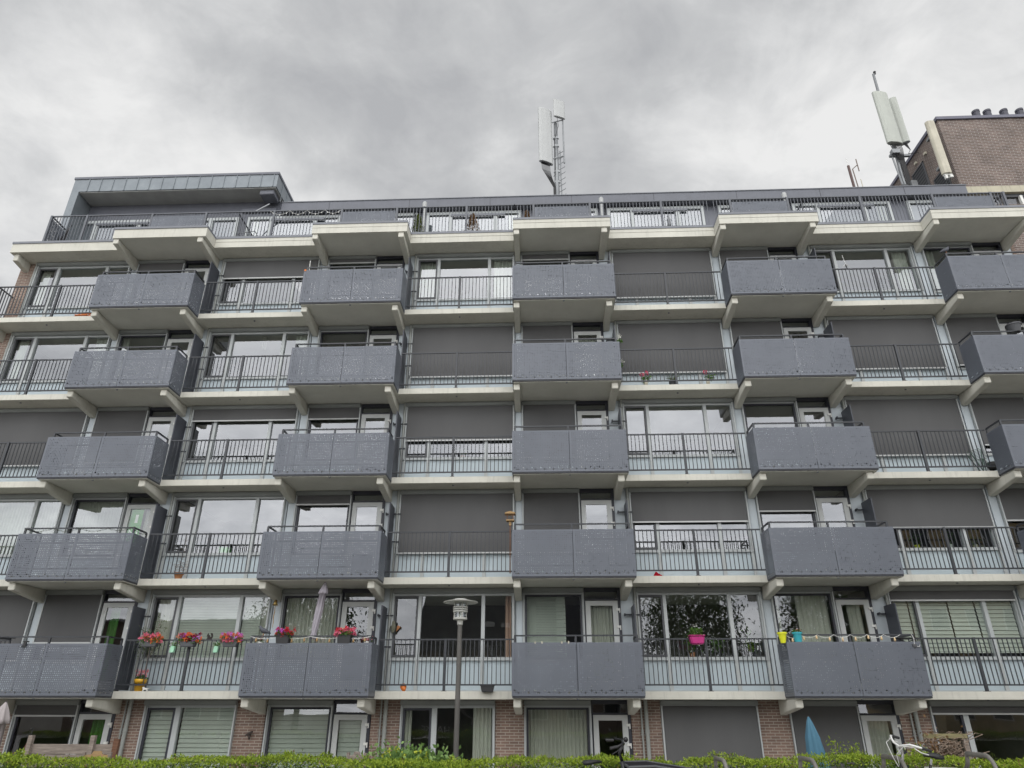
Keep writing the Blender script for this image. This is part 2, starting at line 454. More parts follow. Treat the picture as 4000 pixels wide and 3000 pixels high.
# ------------------------------------------------------------------ the ground
P = 1.8023; H = 2.8; BAY = 6.70
def base(k): return P+H*(k-1)                # underside of the balcony panels of floor k
GARD = base(0)+.06
g = MB()
ys = [-400, -5.2, -4.6, -3.4, 400]; zs = [0, 0, -.05, GARD, GARD]
prof = list(zip(ys, zs))
for (y0, z0), (y1, z1) in zip(prof, prof[1:]):
    g.quad((-400,y0,z0), (400,y0,z0), (400,y1,z1), (-400,y1,z1))
struct('ground', g.mesh('ground', EARTH))
struct('pavement', MB().box(-60, 60, -28, -6.35, -.02, .012).mesh('pavement', ASPH))
struct('terrace_paving', MB().box(-17.4, 16.7, -1.6, 1.5, GARD-.05, GARD+.02).mesh('terrace_paving', ASPH))

# ------------------------------------------------------------------ the apartment building
XL, XR = -17.40, 16.75
root = thing('apartment_building', None, (0, 1.5, GARD),
             'long grey and cream apartment block with staggered perforated balconies on every floor', 'building')
BX = [-13.395, -6.66, 0, 6.69, 13.44]        # left edge of each balcony box
NEXT = lambda x: x+BAY

# floors, cross walls and back wall behind the glass
for k in range(0, 7):
    z = base(k)
    m = MB().box(XL, XR, 1.512, 8, z-.05, z+.12)
    put('floor_slab', cached('fs', lambda: MB().box(XL, XR, 0, 6.5, -.05, .118).mesh('floor_slab', SOFFIT)), (0, 1.512, z), root)
me_w = MB()
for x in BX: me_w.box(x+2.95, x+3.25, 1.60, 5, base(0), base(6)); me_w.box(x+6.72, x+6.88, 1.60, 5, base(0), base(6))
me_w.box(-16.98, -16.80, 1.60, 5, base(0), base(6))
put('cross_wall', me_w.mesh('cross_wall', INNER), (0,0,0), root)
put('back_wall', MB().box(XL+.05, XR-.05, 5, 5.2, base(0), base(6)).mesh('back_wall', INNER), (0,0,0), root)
put('end_wall', MB().box(XL, XL+.55, 1.46, 8.1, GARD-.1, base(6)-.06).mesh('end_wall', BRICK), (0,0,0), root)
put('end_wall', MB().box(XR-.12, XR, 1.46, 8.1, GARD-.1, base(6)-.06).mesh('end_wall', BRICK), (0,0,0), root)

def wavy(x0, x1, z0, z1, mat_, amp=.035, pitch=.14, y=0):
    m = MB(); n = max(6, int((x1-x0)/pitch*6)); vs = []
    ph = random.random()*6
    for i in range(n+1):
        x = x0+(x1-x0)*i/n; yy = y+amp*math.sin(2*math.pi*(x/pitch)+ph+.8*math.sin(x*5))
        vs += [(x, yy, z0), (x, yy+.01, z1)]
    m.add(vs, [(2*i, 2*i+2, 2*i+3, 2*i+1) for i in range(n)])
    return m.mesh('curtain', mat_, smooth=True)
def slats(x0, x1, z0, z1, mat_, pitch=.07, tilt=.6):
    m = MB(); z = z1
    while z-pitch > z0:
        m.quad((x0, .014, z), (x1, .014, z), (x1, -.014, z-pitch*.94), (x0, -.014, z-pitch*.94)); z -= pitch
    m.box(x0, x1, -.02, .02, z-.03, z)
    return m.mesh('blind', mat_)

YW = 1.5
def dress(par, x0, zb, kind, x_lo, x_hi, z0=.98, z1=2.56, y=1.66):
    """what hangs behind the glass: (kind, from, to) in metres from the bay's left edge"""
    for q in kind or []:
        t, a, c = q[:3]; a = x_lo if a is None else a; c = x_hi if c is None else c
        mt = {'w': CURT, 'g': CURTG, 'p': CURTP}.get(q[3] if len(q) > 3 else 'w')
        if t == 'curtain': put('curtain', wavy(a, c, z0-.1, z1+.02, mt), (x0, y, zb), par)
        if t == 'sheer': put('curtain', wavy(a, c, z0-.1, z1+.02, CURT, .03, .10), (x0, y, zb), par)
        if t == 'blind': put('blind', slats(a, c, z0+.02, z1, BLIND, .105), (x0, y-.08, zb), par)
        if t == 'venetian': put('blind', slats(a, c, z0+.02, z1, BLIND, .042), (x0, y-.08, zb), par)

def screen(par, x0, zb, xa, xb, zbot, ztop=2.60):
    f = cached(('scr', xa, xb, round(zbot, 2)), lambda: MB().box(xa+.03, xb-.03, -.004, .004, zbot, ztop).mesh('sun_screen', SCREEN))
    o = put('sun_screen', f, (x0, 1.40, zb), par)
    put('screen_bar', cached(('bar', xa, xb), lambda: MB().box(xa+.02, xb-.02, -.018, .018, -.04, 0).mesh('screen_bar', BAR)), (x0, 1.40, zb+zbot), par)

def guides(par, x0, zb, a, c, dz=0):
    g_ = cached(('gd', dz), lambda: MB().box(0, .035, 0, .05, .88+dz, 2.60).mesh('screen_guide', FRAME))
    put('screen_guide', g_, (x0+a, 1.385, zb), par); put('screen_guide', g_, (x0+c, 1.385, zb), par)

def living(x0, zb, scr=None, deco=None, low=False, glass=None, xa=3.33, xb=6.68):
    G = glass or (GLASSD if low else GLASS)
    def fr():
        m = MB()
        for a, c in ((3.33,3.39),(4.035,4.13),(5.775,5.872),(6.605,6.68)): m.box(a, c, -.04, .08, .122, 2.66)
        for a, c in ((3.39,4.035),(4.13,5.775),(5.872,6.605)):
            m.box(a, c, -.03, .08, .895, .968); m.box(a, c, -.03, .08, 2.545, 2.66); m.box(a, c, -.03, .08, .122, .165)
            m.box(a, c, -.055, -.03, .885, .905)
        return m.mesh('window', FRAME)
    wdw = put('window', cached('lf', fr), (x0, YW, zb), root)
    def pn():
        m = MB()
        for a, c in ((3.39,4.035),(4.13,5.775),(5.872,6.605)): m.quad((a,0,.968),(c,0,.968),(c,0,2.545),(a,0,2.545))
        return m
    put('pane', cached(('lp', G.name), lambda: pn().mesh('pane', G)), (x0, YW+.03, zb), wdw)
    def sp():
        m = MB()
        for a, c in ((3.39,4.035),(4.13,5.775),(5.872,6.605)): m.box(a, c, .0, .04, .165, .885)
        return m.mesh('spandrel', SPAN)
    put('spandrel', cached('ls', sp), (x0, YW+.01, zb), wdw)
    def sa():
        m = MB()
        a, c, z0, z1 = 3.385, 4.04, .975, 2.54; t = .055
        m.box(a, a+t, 0, .05, z0, z1); m.box(c-t, c, 0, .05, z0, z1); m.box(a+t, c-t, 0, .05, z0, z0+t); m.box(a+t, c-t, 0, .05, z1-t, z1)
        return m.mesh('sash', GREYP)
    put('sash', cached('lsa', sa), (x0, YW-.045, zb), wdw)
    put('screen_box', cached('lc', lambda: MB().box(3.32, 6.69, 0, .13, 2.605, 2.738).mesh('screen_box', CASS, bevel=.02)), (x0, 1.355, zb), wdw)
    guides(wdw, x0, zb, 3.335, 6.635)
    if scr: screen(wdw, x0, zb, 3.36, 6.645, scr)
    dress(wdw, x0, zb, deco, 3.40, 6.60)
    return wdw

def bedroom(x0, zb, scr=None, deco=None, low=False, xa=.245, xb=1.905):
    G = GLASSD if low else GLASS
    key = (xa, xb)
    def fr():
        m = MB(); m.box(xa, xa+.06, -.03, .08, .122, 2.66); m.box(xb-.06, xb, -.03, .08, .122, 2.66)
        m.box(xa+.06, xb-.06, -.03, .08, 2.56, 2.66); m.box(xa+.06, xb-.06, -.03, .08, .82, .90); m.box(xa+.06, xb-.06, -.03, .08, .122, .165)
        return m.mesh('window', FRAME)
    wdw = put('window', cached(('bf', key), fr), (x0, YW, zb), root)
    def sa():
        a, c, z0, z1, t = xa+.058, xb-.058, .90, 2.562, .05
        m = MB(); m.box(a, a+t, 0, .05, z0, z1); m.box(c-t, c, 0, .05, z0, z1); m.box(a+t, c-t, 0, .05, z0, z0+t); m.box(a+t, c-t, 0, .05, z1-t, z1)
        return m.mesh('sash', DARKF)
    put('sash', cached(('bs', key), sa), (x0, YW-.035, zb), wdw)
    put('pane', cached(('bp', key, G.name), lambda: MB().quad((xa+.06,0,.9),(xb-.06,0,.9),(xb-.06,0,2.56),(xa+.06,0,2.56)).mesh('pane', G)), (x0, YW+.03, zb), wdw)
    put('spandrel', cached(('bsp', key), lambda: MB().box(xa+.06, xb-.06, 0, .04, .165, .82).mesh('spandrel', SPAN)), (x0, YW+.01, zb), wdw)
    put('screen_box', cached(('bc', key), lambda: MB().box(xa-.01, xb, 0, .13, 2.605, 2.738).mesh('screen_box', CASS, bevel=.02)), (x0, 1.355, zb), wdw)
    guides(wdw, x0, zb, xa, xb-.036)
    if scr: screen(wdw, x0, zb, xa+.02, xb-.02, scr)
    dress(wdw, x0, zb, deco, xa+.08, xb-.08, .92)
    return wdw

def door(x0, zb, deco=None, low=False, dx=0):
    G = GLASSD if low else GLASS
    a0, a1 = 1.915, 2.895
    def fr():
        m = MB(); m.box(a0, 1.942, -.05, .08, .122, 2.74); m.box(2.818, a1, -.05, .08, .122, 2.74)
        m.box(1.942, 2.818, -.05, .08, 2.395, 2.44); m.box(1.942, 2.818, -.05, .08, 2.64, 2.74)
        return m.mesh('balcony_door', DARKF)
    d = put('balcony_door', cached('df', fr), (x0+dx, YW, zb), root)
    def lf():
        m = MB(); m.box(1.945, 2.075, 0, .06, .19, 2.39); m.box(2.675, 2.815, 0, .06, .19, 2.39)
        m.box(2.075, 2.675, 0, .06, 2.265, 2.39); m.box(2.075, 2.675, 0, .06, .19, .38)
        return m.mesh('door_leaf', LEAFD)
    put('door_leaf', cached('dl', lf), (x0+dx, YW-.06, zb), d)
    put('pane', cached(('dp', G.name), lambda: MB().quad((2.075,0,.38),(2.675,0,.38),(2.675,0,2.265),(2.075,0,2.265)).mesh('pane', G)), (x0+dx, YW-.03, zb), d)
    put('transom', cached(('dt', G.name), lambda: MB().quad((1.942,0,2.44),(2.818,0,2.44),(2.818,0,2.64),(1.942,0,2.64)).mesh('transom', G)), (x0+dx, YW+.03, zb), d)
    hi = cached('dh', lambda: MB().box(2.77, 2.845, 0, .035, -.03, .03).box(2.845, 2.872, 0, .05, -.085, .035).mesh('hinge', WHITE, bevel=.006))
    for z in (2.16, 1.72, .45): put('hinge', hi, (x0+dx, YW-.095, zb+z), d)
    dress(d, x0+dx, zb, deco, 2.08, 2.67, .45, 2.27, 1.66)
    return d

# state of every window, floor by floor: screen bottom (None = rolled up) and what hangs inside
W_ = 'curtain'
sideL = [(W_, 3.42, 4.0), (W_, 5.95, 6.58)]
LIV = {  # (floor, bay)  bay -1 is the half bay at the left end
 (5,-1): (None, [(W_, 3.42, 3.7)]), (5,0): (1.93, None), (5,1): (None, sideL), (5,2): (.83, None), (5,3): (None, [(W_, 6.1, 6.58)]),
 (4,-1): (None, [(W_, 3.42, 3.75), (W_, 6.1, 6.55)]), (4,0): (None, [(W_, 6.15, 6.58)]), (4,1): (.84, None), (4,2): (.86, None), (4,3): (.87, None),
 (3,-1): (.85, None), (3,0): (2.24, None), (3,1): (1.50, None), (3,2): (None, None), (3,3): (.85, None),
 (2,-1): (None, [('sheer', 3.42, 6.58)]), (2,0): (None, None), (2,1): (.92, None), (2,2): (1.75, None), (2,3): (1.53, None),
 (1,-1): (.9, None), (1,0): (None, [(W_, 3.44, 4.0), ('venetian', 4.15, 5.75), ('venetian', 5.9, 6.4), (W_, 6.3, 6.58)]), (1,1): (None, [(W_, 6.42, 6.58, 'p')]),
 (1,2): (None, None), (1,3): (2.38, [('blind', 3.43, 3.86), ('blind', 3.9, 4.9), ('blind', 4.94, 5.6), ('blind', 5.64, 6.58)]),
}
BED = {
 (5,0): (2.3, None), (5,1): (2.46, None), (5,2): (2.42, None), (5,3): (1.0, None), (5,4): (None, [(W_, .32, .75)]),
 (4,0): (None, [(W_, .32, .5)]), (4,1): (None, None), (4,2): (.95, None), (4,3): (1.0, None), (4,4): (.95, None),
 (3,0): (.9, None), (3,1): (2.25, None), (3,2): (.9, None), (3,3): (None, None), (3,4): (1.14, None),
 (2,0): (None, [('sheer', .33, 1.8)]), (2,1): (2.35, None), (2,2): (.9, None), (2,3): (2.03, None), (2,4): (1.71, None),
 (1,0): (1.36, None), (1,1): (None, [('sheer', .33, 1.8)]), (1,2): (None, [(W_, .33, .6), ('venetian', .33, 1.35), ('blind', 1.15, 1.4)]), (1,3): (None, [(W_, .33, .5), (W_, .95, 1.8)]), (1,4): (1.2, None),
 (0,0): (2.37, None), (0,1): (None, [('blind', .36, 1.86)]), (0,2): (None, [('sheer', .36, 1.86)]), (0,3): (.6, None), (0,4): (None, None),
}
DOOR = {(1,0): [(W_, 2.08, 2.35, 'g')], (2,0): None, (1,3): [(W_, 2.3, 2.67)], (0,1): [('blind', 2.08, 2.67)], (0,3): [('sheer', 2.08, 2.67)],
        (1,2): [('sheer', 2.08, 2.67)], (0,0): [(W_, 2.2, 2.67, 'g')], (4,2): [('sheer', 2.08, 2.67)]}

def box_slab():
    return MB().box(.04, 3.17, .06, 1.51, -.055, .122).mesh('balcony', SOFFIT)
def beam_mesh():
    return MB().prism_x([(.15,-.058),(.15,-.245),(1.47,-.405),(1.47,-.058)], 0, .18).mesh('support_beam', CREAM, bevel=.012)
def end_beam():
    return MB().prism_x([(.86,-.058),(.86,-.32),(1.47,-.405),(1.47,-.058)], 0, .18).mesh('support_beam', CREAM, bevel=.012)
PW = 1.588
def panel_mesh(w_, h=1.205): return MB().box(0, w_, 0, .012, 0, h).mesh('perforated_panel', PANEL)
def side_mesh(): return MB().box(0, .012, 0, .715, 0, 1.205).mesh('side_panel', PANEL)
def box_rail():
    m = MB()
    for p, q in (((.075,.76,1.378),(.075,.12,1.378)), ((.055,.12,1.378),(3.125,.12,1.378)), ((3.105,.12,1.378),(3.105,.76,1.378))): m.bar(p, q, .04, .036)
    for x in (.075, 1.585, 3.105): m.box(x-.025, x+.025, .10, .14, .12, 1.36)
    for x in (.075, 3.105): m.box(x-.02, x+.02, .74, .78, .12, 1.38)
    m.bar((.075,.12,.3),(3.105,.12,.3),.03); m.bar((.075,.12,.98),(3.105,.12,.98),.03)
    return m.mesh('railing', RAIL)
def trim_mesh():
    return MB().box(.015, 3.185, .014, .05, -.035, .02).box(.015, .05, .05, .735, -.035, .02).box(3.15, 3.185, .05, .735, -.035, .02).mesh('edge_trim', TRIM)
def flat_rail(x0, x1, post, left_return=False):
    m = MB()
    for z in (1.352, .275): m.box(x0, x1, .78, .82, z-.018, z+.018)
    n = int((x1-x0)/.112); 
    for i in range(1, n):
        x = x0+(x1-x0)*i/n
        m.box(x-.0095, x+.0095, .79, .81, .29, 1.335)
    for x in post:
        m.box(x-.032, x+.032, .765, .83, .124, 1.375); m.box(x-.065, x+.065, .745, .85, .124, .136)
    if left_return:
        m.box(x0, x0+.04, .82, 1.46, 1.334, 1.37); m.box(x0, x0+.04, .82, 1.46, .257, .293); m.box(x0, x0+.04, .78, .82, .124, 1.37)
        for i in range(1, 6): m.box(x0+.01, x0+.03, .82+.107*i, .84+.107*i, .29, 1.335)
    return m.mesh('railing', RAIL)
FASTEN = lambda: MB().lathe([(.028,0),(.028,.02)], 10).mesh('fixing', COPE)

for k in range(1, 6):
    zb = base(k)
    for j, x in enumerate(BX):
        s = put('balcony', cached('bslab', box_slab), (x, 0, zb), root)
        for i in (0, 1):
            put('perforated_panel', cached('pm', lambda: panel_mesh(PW)), (x+.005+i*(PW+.012), 0, zb+.004), s)
        put('side_panel', cached('sm', side_mesh), (x+.005, .016, zb+.004), s)
        put('side_panel', cached('sm', side_mesh), (x+3.181, .016, zb+.004), s)
        put('railing', cached('br', box_rail), (x, 0, zb), s)
        put('edge_trim', cached('bt', trim_mesh), (x, 0, zb), s)
        put('fixing', cached('fx', FASTEN), (x+1.59, .1, zb-.075), s)
    for j in range(-1, 4):
        x = BX[j] if j >= 0 else BX[0]-BAY
        xr = BX[j+1]+.037
        xl = x+3.173 if j >= 0 else -17.36
        s = put('balcony', MB().box(xl, xr, .739, 1.508, -.058, .1235).mesh('balcony', CREAM, bevel=.006), (0, 0, zb), root)
        put('railing', flat_rail(xl+.03, xr-.01, [x+4.92] if j >= 0 else [x+4.92], j < 0), (0, 0, zb), s)
        put('fixing', cached('fx', FASTEN), ((xl+xr)/2, .95, zb-.078), s)
for k in range(1, 7):
    for x in BX:
        put('support_beam', cached('beam', beam_mesh), (x+.04, 0, base(k)), root)
        put('support_beam', cached('beam', beam_mesh), (x+2.903, 0, base(k)), root)
    put('support_beam', cached('ebeam', end_beam), (-17.27, 0, base(k)), root)

def pipe_mesh(z0, z1, r=.037):
    m = MB().tube([(0,0,z0),(0,0,z1)], r, 12)
    for z in (z0+.95, z0+1.9):
        m.lathe([(r+.009, z),(r+.009, z+.09)], 12)
        m.box(-.05, .05, -.012, .06, z-.03, z-.015)
    return m.mesh('drainpipe', PIPE, smooth=False)
def privacy():
    m = MB().box(0, .035, .80, 1.42, .16, 2.22)
    return m.mesh('privacy_screen', PSCR, bevel=.006)
def bracket():
    return MB().box(-.2, .22, 1.36, 1.40, -.018, .018).box(-.2, -.17, 1.30, 1.44, -.03, .03).mesh('bracket', TRIM)

for k in range(1, 6):
    zb = base(k)
    for j, x in enumerate(BX):
        sc, de = BED[(k, j)]
        bedroom(x, zb, sc, de, low=(k == 1))
        door(x, zb, DOOR.get((k, j)), low=(k == 1 or (k, j) == (2, 0)))
        put('column', cached('col1', lambda: MB().box(.02, .235, -.02, .1, .124, 2.74).mesh('column', COLM)), (x, YW, zb), root)
        put('column', cached('col2', lambda: MB().box(2.897, 3.325, -.02, .1, .124, 2.74).mesh('column', COLM)), (x, YW, zb), root)
        if j < 4:
            put('drainpipe', cached('pipe', lambda: pipe_mesh(.124, 2.74)), (x+3.285, 1.40, zb), root)
            p = put('privacy_screen', cached('priv', privacy), (x+3.165, 0, zb), root)
            for z in (2.02, 1.22): put('bracket', cached('brk', bracket), (x+3.165, 0, zb+z), p)
            put('column', cached('col3', lambda: MB().box(6.682, 6.725, -.02, .1, .124, 2.74).mesh('column', COLM)), (x, YW, zb), root)
    for j in range(-1, 4):
        x = BX[j] if j >= 0 else BX[0]-BAY
        sc, de = LIV[(k, j)]
        living(x, zb, sc, de, low=(k == 1))
    put('drainpipe', cached('pipe', lambda: pipe_mesh(.124, 2.74)), (BX[0]-BAY+3.285, 1.40, zb), root)
    put('column', cached('col4', lambda: MB().box(3.26, 3.325, -.02, .1, .124, 2.74).mesh('column', COLM)), (BX[0]-BAY, YW, zb), root)

# ground floor: brick piers between the openings
zb = base(0)
for j, x in enumerate(BX):
    sc, de = BED[(0, j)]
    bedroom(x, zb, sc, de, low=True, xa=.265, xb=1.975)
    door(x, zb, DOOR.get((0, j)), low=True, dx=.075)
    if j < 4:
        put('brick_pier', cached('pier1', lambda: MB().box(2.985, 3.735, -.045, .2, .06, 2.745).mesh('brick_pier', BRICK)), (x, YW, zb), root)
        put('brick_pier', cached('pier2', lambda: MB().box(6.185, 6.95, -.045, .2, .06, 2.745).mesh('brick_pier', BRICK)), (x, YW, zb), root)
        put('drainpipe', cached('pipe0', lambda: pipe_mesh(.07, 2.74, .05)), (x+3.36, 1.39, zb), root)
        put('drainpipe', cached('pipe1', lambda: pipe_mesh(.07, 2.74, .022)), (x+3.24, 1.41, zb), root)
put('brick_pier', MB().box(-16.84, BX[0]+.25, -.045, .2, .06, 2.745).mesh('brick_pier', BRICK), (0, YW, zb), root)
put('brick_pier', MB().box(BX[4]+2.985, XR-.12, -.045, .2, .06, 2.745).mesh('brick_pier', BRICK), (0, YW, zb), root)
F0 = {0: (None, [('blind', 3.84, 4.5), ('blind', 4.72, 6.1)]), 1: (None, [('sheer', 3.82, 4.0), ('sheer', 5.6, 6.12)]), 2: (.45, None), 3: (2.45, None)}
for j, x in enumerate(BX[:4]):
    def fr():
        m = MB()
        for a, c in ((3.74,3.80),(4.55,4.68),(6.11,6.18)): m.box(a, c, -.04, .08, .06, 2.66)
        for a, c in ((3.80,4.55),(4.68,6.11)): m.box(a, c, -.03, .08, 2.545, 2.66); m.box(a, c, -.03, .08, .3, .37); m.box(a, c, -.02, .08, .06, .3)
        return m.mesh('window', FRAME)
    wdw = put('window', cached('gf', fr), (x, YW, zb), root)
    put('sash', cached('gs', lambda: MB().box(3.80,3.86,0,.05,.37,2.545).box(4.49,4.55,0,.05,.37,2.545).box(3.86,4.49,0,.05,2.49,2.545).box(3.86,4.49,0,.05,.37,.42).mesh('sash', DARKF)), (x, YW-.035, zb), wdw)
    put('pane', cached('gp', lambda: MB().quad((3.8,0,.37),(4.55,0,.37),(4.55,0,2.545),(3.8,0,2.545)).quad((4.68,0,.37),(6.11,0,.37),(6.11,0,2.545),(4.68,0,2.545)).mesh('pane', GLASSD)), (x, YW+.03, zb), wdw)
    put('screen_box', cached('gc', lambda: MB().box(3.735, 6.185, 0, .13, 2.605, 2.738).mesh('screen_box', CASS, bevel=.02)), (x, 1.315, zb), wdw)
    guides(wdw, x, zb, 3.745, 6.14, -.5)
    sc, de = F0[j]
    if sc: screen(wdw, x, zb, 3.76, 6.16, sc)
    dress(wdw, x, zb, de, 3.82, 6.1, .35)

# green flag hanging inside one door pane, with its letters
fl = put('window_flag', MB().box(0, .36, 0, .006, 0, 1.0).mesh('window_flag', fabric_mat('green flag', (.07, .34, .05))), (BX[0]+2.085, 1.505, base(2)+1.26), root, label='green flag with white letters hung behind a door pane')
def text(name, body, size, loc, parent, material, rot=(R(90), 0, 0), depth=.003, align='LEFT'):
    c = bpy.data.curves.new(name, 'FONT'); c.body = body; c.size = size; c.extrude = depth; c.align_x = align
    tmp = bpy.data.objects.new('tmp', c); COL.objects.link(tmp)
    dg = bpy.context.evaluated_depsgraph_get(); me = bpy.data.meshes.new_from_object(tmp.evaluated_get(dg)); me.name = name
    bpy.data.objects.remove(tmp); me.materials.clear(); me.materials.append(material)
    o = put(name, me, loc, parent, rot); return o
text('flag_lettering', 'MI', .30, (BX[0]+2.10, 1.500, base(2)+1.45), fl, WHITE)
put('flag_mark', MB().box(0, .085, 0, .004, 0, .24).mesh('flag_mark', WHITE), (BX[0]+2.235, 1.500, base(2)+1.86), fl)
put('curtain', wavy(2.45, 2.55, .45, 2.27, CURT, .02, .06), (BX[0], 1.64, base(2)), root)
put('curtain', slats(2.56, 2.67, .5, 2.26, CURT, .11), (BX[0], 1.62, base(2)), root)

# ------------------------------------------------------------------ roof terrace and set-back top floor
z6 = base(6)
def edge_run(name, xl, xr, y0, seam=True, sides=''):
    m = MB().box(xl, xr, y0+.008, 1.51, -.056, .156 if seam else .29)
    if seam: m.box(xl, xr, y0, 1.51, .162, .29).box(xl+.02, xr-.02, y0+.02, 1.5, .15, .17)
    o = put('terrace_edge', m.mesh('terrace_edge', CREAM), (0, 0, z6), root)
    put('coping', MB().box(xl-.004, xr+.004, y0-.02, y0+.20, .291, .372).mesh('coping', COPE), (0, 0, z6), o)
    return o
for j, x in enumerate(BX):
    s = j > 0
    edge_run('b', x+.02, x+3.19, .10, s)
    o = put('terrace_soffit', MB().box(x+.03, x+3.18, .13, 1.5, -.060, -.0565).mesh('terrace_soffit', SOFFIT), (0, 0, z6), root)
    for sx in (x+.02, x+3.19):
        put('coping', MB().box(sx-.10, sx+.0, .3, .76, .2915, .3715).mesh('coping', COPE), (0, 0, z6), root) if sx > x+1 else put('coping', MB().box(sx, sx+.1, .3, .76, .2915, .3715).mesh('coping', COPE), (0, 0, z6), root)
    if j < 4: edge_run('f', x+3.194, BX[j+1]+.016, .739, True)
edge_run('f', -17.36, BX[0]+.016, .739, False)
put('terrace_floor', MB().box(XL+.1, XR-.05, 1.0, 9, .13, .25).mesh('terrace_floor', ROOFD), (0, 0, z6), root)
def trail(x0, x1, posts):
    m = MB(); m.box(x0, x1, .78, .83, 1.475, 1.51); m.box(x0, x1, .785, .825, .40, .43)
    n = int((x1-x0)/.112)
    for i in range(1, n):
        x = x0+(x1-x0)*i/n
        m.box(x-.0095, x+.0095, .795, .815, .43, 1.475)
    for x in posts: m.box(x-.035, x+.035, .765, .835, .26, 1.515)
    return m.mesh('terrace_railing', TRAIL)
for j in range(-1, 5):
    x = BX[j] if j >= 0 else BX[0]-BAY
    x0, x1 = (x+.03, x+BAY+.02) if 0 <= j < 4 else ((-16.36, BX[0]+.02) if j < 0 else (x+.03, 16.55))
    posts = [q for q in (x+.70, x+2.63, x+5.05) if x0 <= q <= x1] + ([-16.34] if j < 0 else []) + ([16.5] if j == 4 else [])
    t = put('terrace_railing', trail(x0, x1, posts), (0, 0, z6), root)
    if j >= 0:
        put('perforated_panel', cached('tp', lambda: panel_mesh(1.84, .93)), (x+.745, .765, z6+.42), t)
m = MB()
for z in (1.49, .42): m.box(-16.36, -16.31, .83, 2.2, z-.018, z+.018)
put('terrace_railing', m.mesh('terrace_railing', RAIL), (0, 0, z6), root)
put('perforated_panel', MB().box(0, .012, 0, 1.3, 0, .95).mesh('perforated_panel', PANEL), (-16.34, .87, z6+.46), root)
m = MB()
for z in (1.49, .42): m.box(16.5, 16.55, .83, 2.2, z-.018, z+.018)
for i in range(1, 11): m.box(16.515, 16.535, .83+i*.12, .85+i*.12, .43, 1.475)
put('terrace_railing', m.mesh('terrace_railing', RAIL), (0, 0, z6), root)
def divider():
    m = MB().bar((0,.83,1.46),(0,2.1,1.46),.035).bar((0,.83,.45),(0,2.1,.45),.035)
    for i in range(1, 11): m.box(-.008, .008, .83+i*.115, .846+i*.115, .45, 1.46)
    return m.mesh('terrace_divider', RAIL)
for x in (BX[0]+3.75, BX[1]+3.2, BX[2]+3.2, BX[3]+3.2): put('terrace_divider', cached('tdiv', divider), (x, 0, z6), root)

YP = 2.27
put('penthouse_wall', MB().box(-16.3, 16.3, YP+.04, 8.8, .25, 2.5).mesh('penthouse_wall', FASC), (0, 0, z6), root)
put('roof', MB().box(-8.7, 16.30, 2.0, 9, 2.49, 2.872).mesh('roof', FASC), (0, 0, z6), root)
put('roof_edge', MB().box(-8.72, 16.32, 1.975, 9.02, 2.873, 2.905).mesh('roof_edge', COPE), (0, 0, z6), root)
mm = MB()
x = -6.9
while x < 16: mm.box(x-.006, x+.006, 1.994, 2.0, 2.5, 2.87); x += 3.0
put('panel_joint', mm.mesh('panel_joint', TRIM), (0, 0, z6), root)
def pwin(w_, muls):
    m = MB(); m.box(0, w_, -.06, .02, 2.30, 2.42); m.box(0, .10, -.06, .02, .3, 2.30); m.box(w_-.1, w_, -.06, .02, .3, 2.30)
    for a in muls: m.box(a-.07, a+.07, -.06, .02, .3, 2.30)
    return m.mesh('window', FRAME)
def ppane(w_, muls):
    m = MB(); e = [.03]+list(muls)+[w_-.03]
    for a, c in zip(e, e[1:]): m.quad((a+.07,0,.3),(c-.07,0,.3),(c-.07,0,2.30),(a+.07,0,2.30))
    return m.mesh('pane', GLASS)
def pbox(w_): return MB().box(.75, w_-.75, -.10, -.062, 2.20, 2.29).mesh('window_vent', COPE)
for j in range(-1, 5):
    x = BX[j] if j >= 0 else BX[0]-BAY
    if j < 4:
        o = put('window', cached('pw1', lambda: pwin(3.5, (.9, 2.55))), (x+3.4, YP, z6), root)
        put('pane', cached('pp1', lambda: ppane(3.5, (.9, 2.55))), (x+3.4, YP+.005, z6), o)
        put('window_vent', cached('pv1', lambda: pbox(3.5)), (x+3.55, YP, z6), o)
        for i, (a, c) in enumerate(((3.05,3.34),) if j % 2 else ((.16,.4),)):
            put('curtain', cached(('pc', a), lambda: wavy(a, c, .3, 2.3, CURT, .02, .12)), (x+3.4, YP+.03, z6), o)
    if j >= 0:
        o = put('window', cached('pw2', lambda: pwin(2.3, (1.25,))), (x+.75, YP, z6), root)
        put('pane', cached('pp2', lambda: ppane(2.3, (1.25,))), (x+.75, YP+.005, z6), o)
# vents that stand on the terrace and rise past the fascia
for xx in (-3.24, 3.13, 9.62):
    put('vent_pipe', cached('vp', lambda: MB().tube([(0,0,.25),(0,0,2.22)], .045, 12).lathe([(.05,2.12),(.085,2.14),(.085,2.34),(.06,2.38)], 14).mesh('vent_pipe', mat('pale grey vent', (.42,.43,.43), .5))), (xx, 1.6, z6), root)
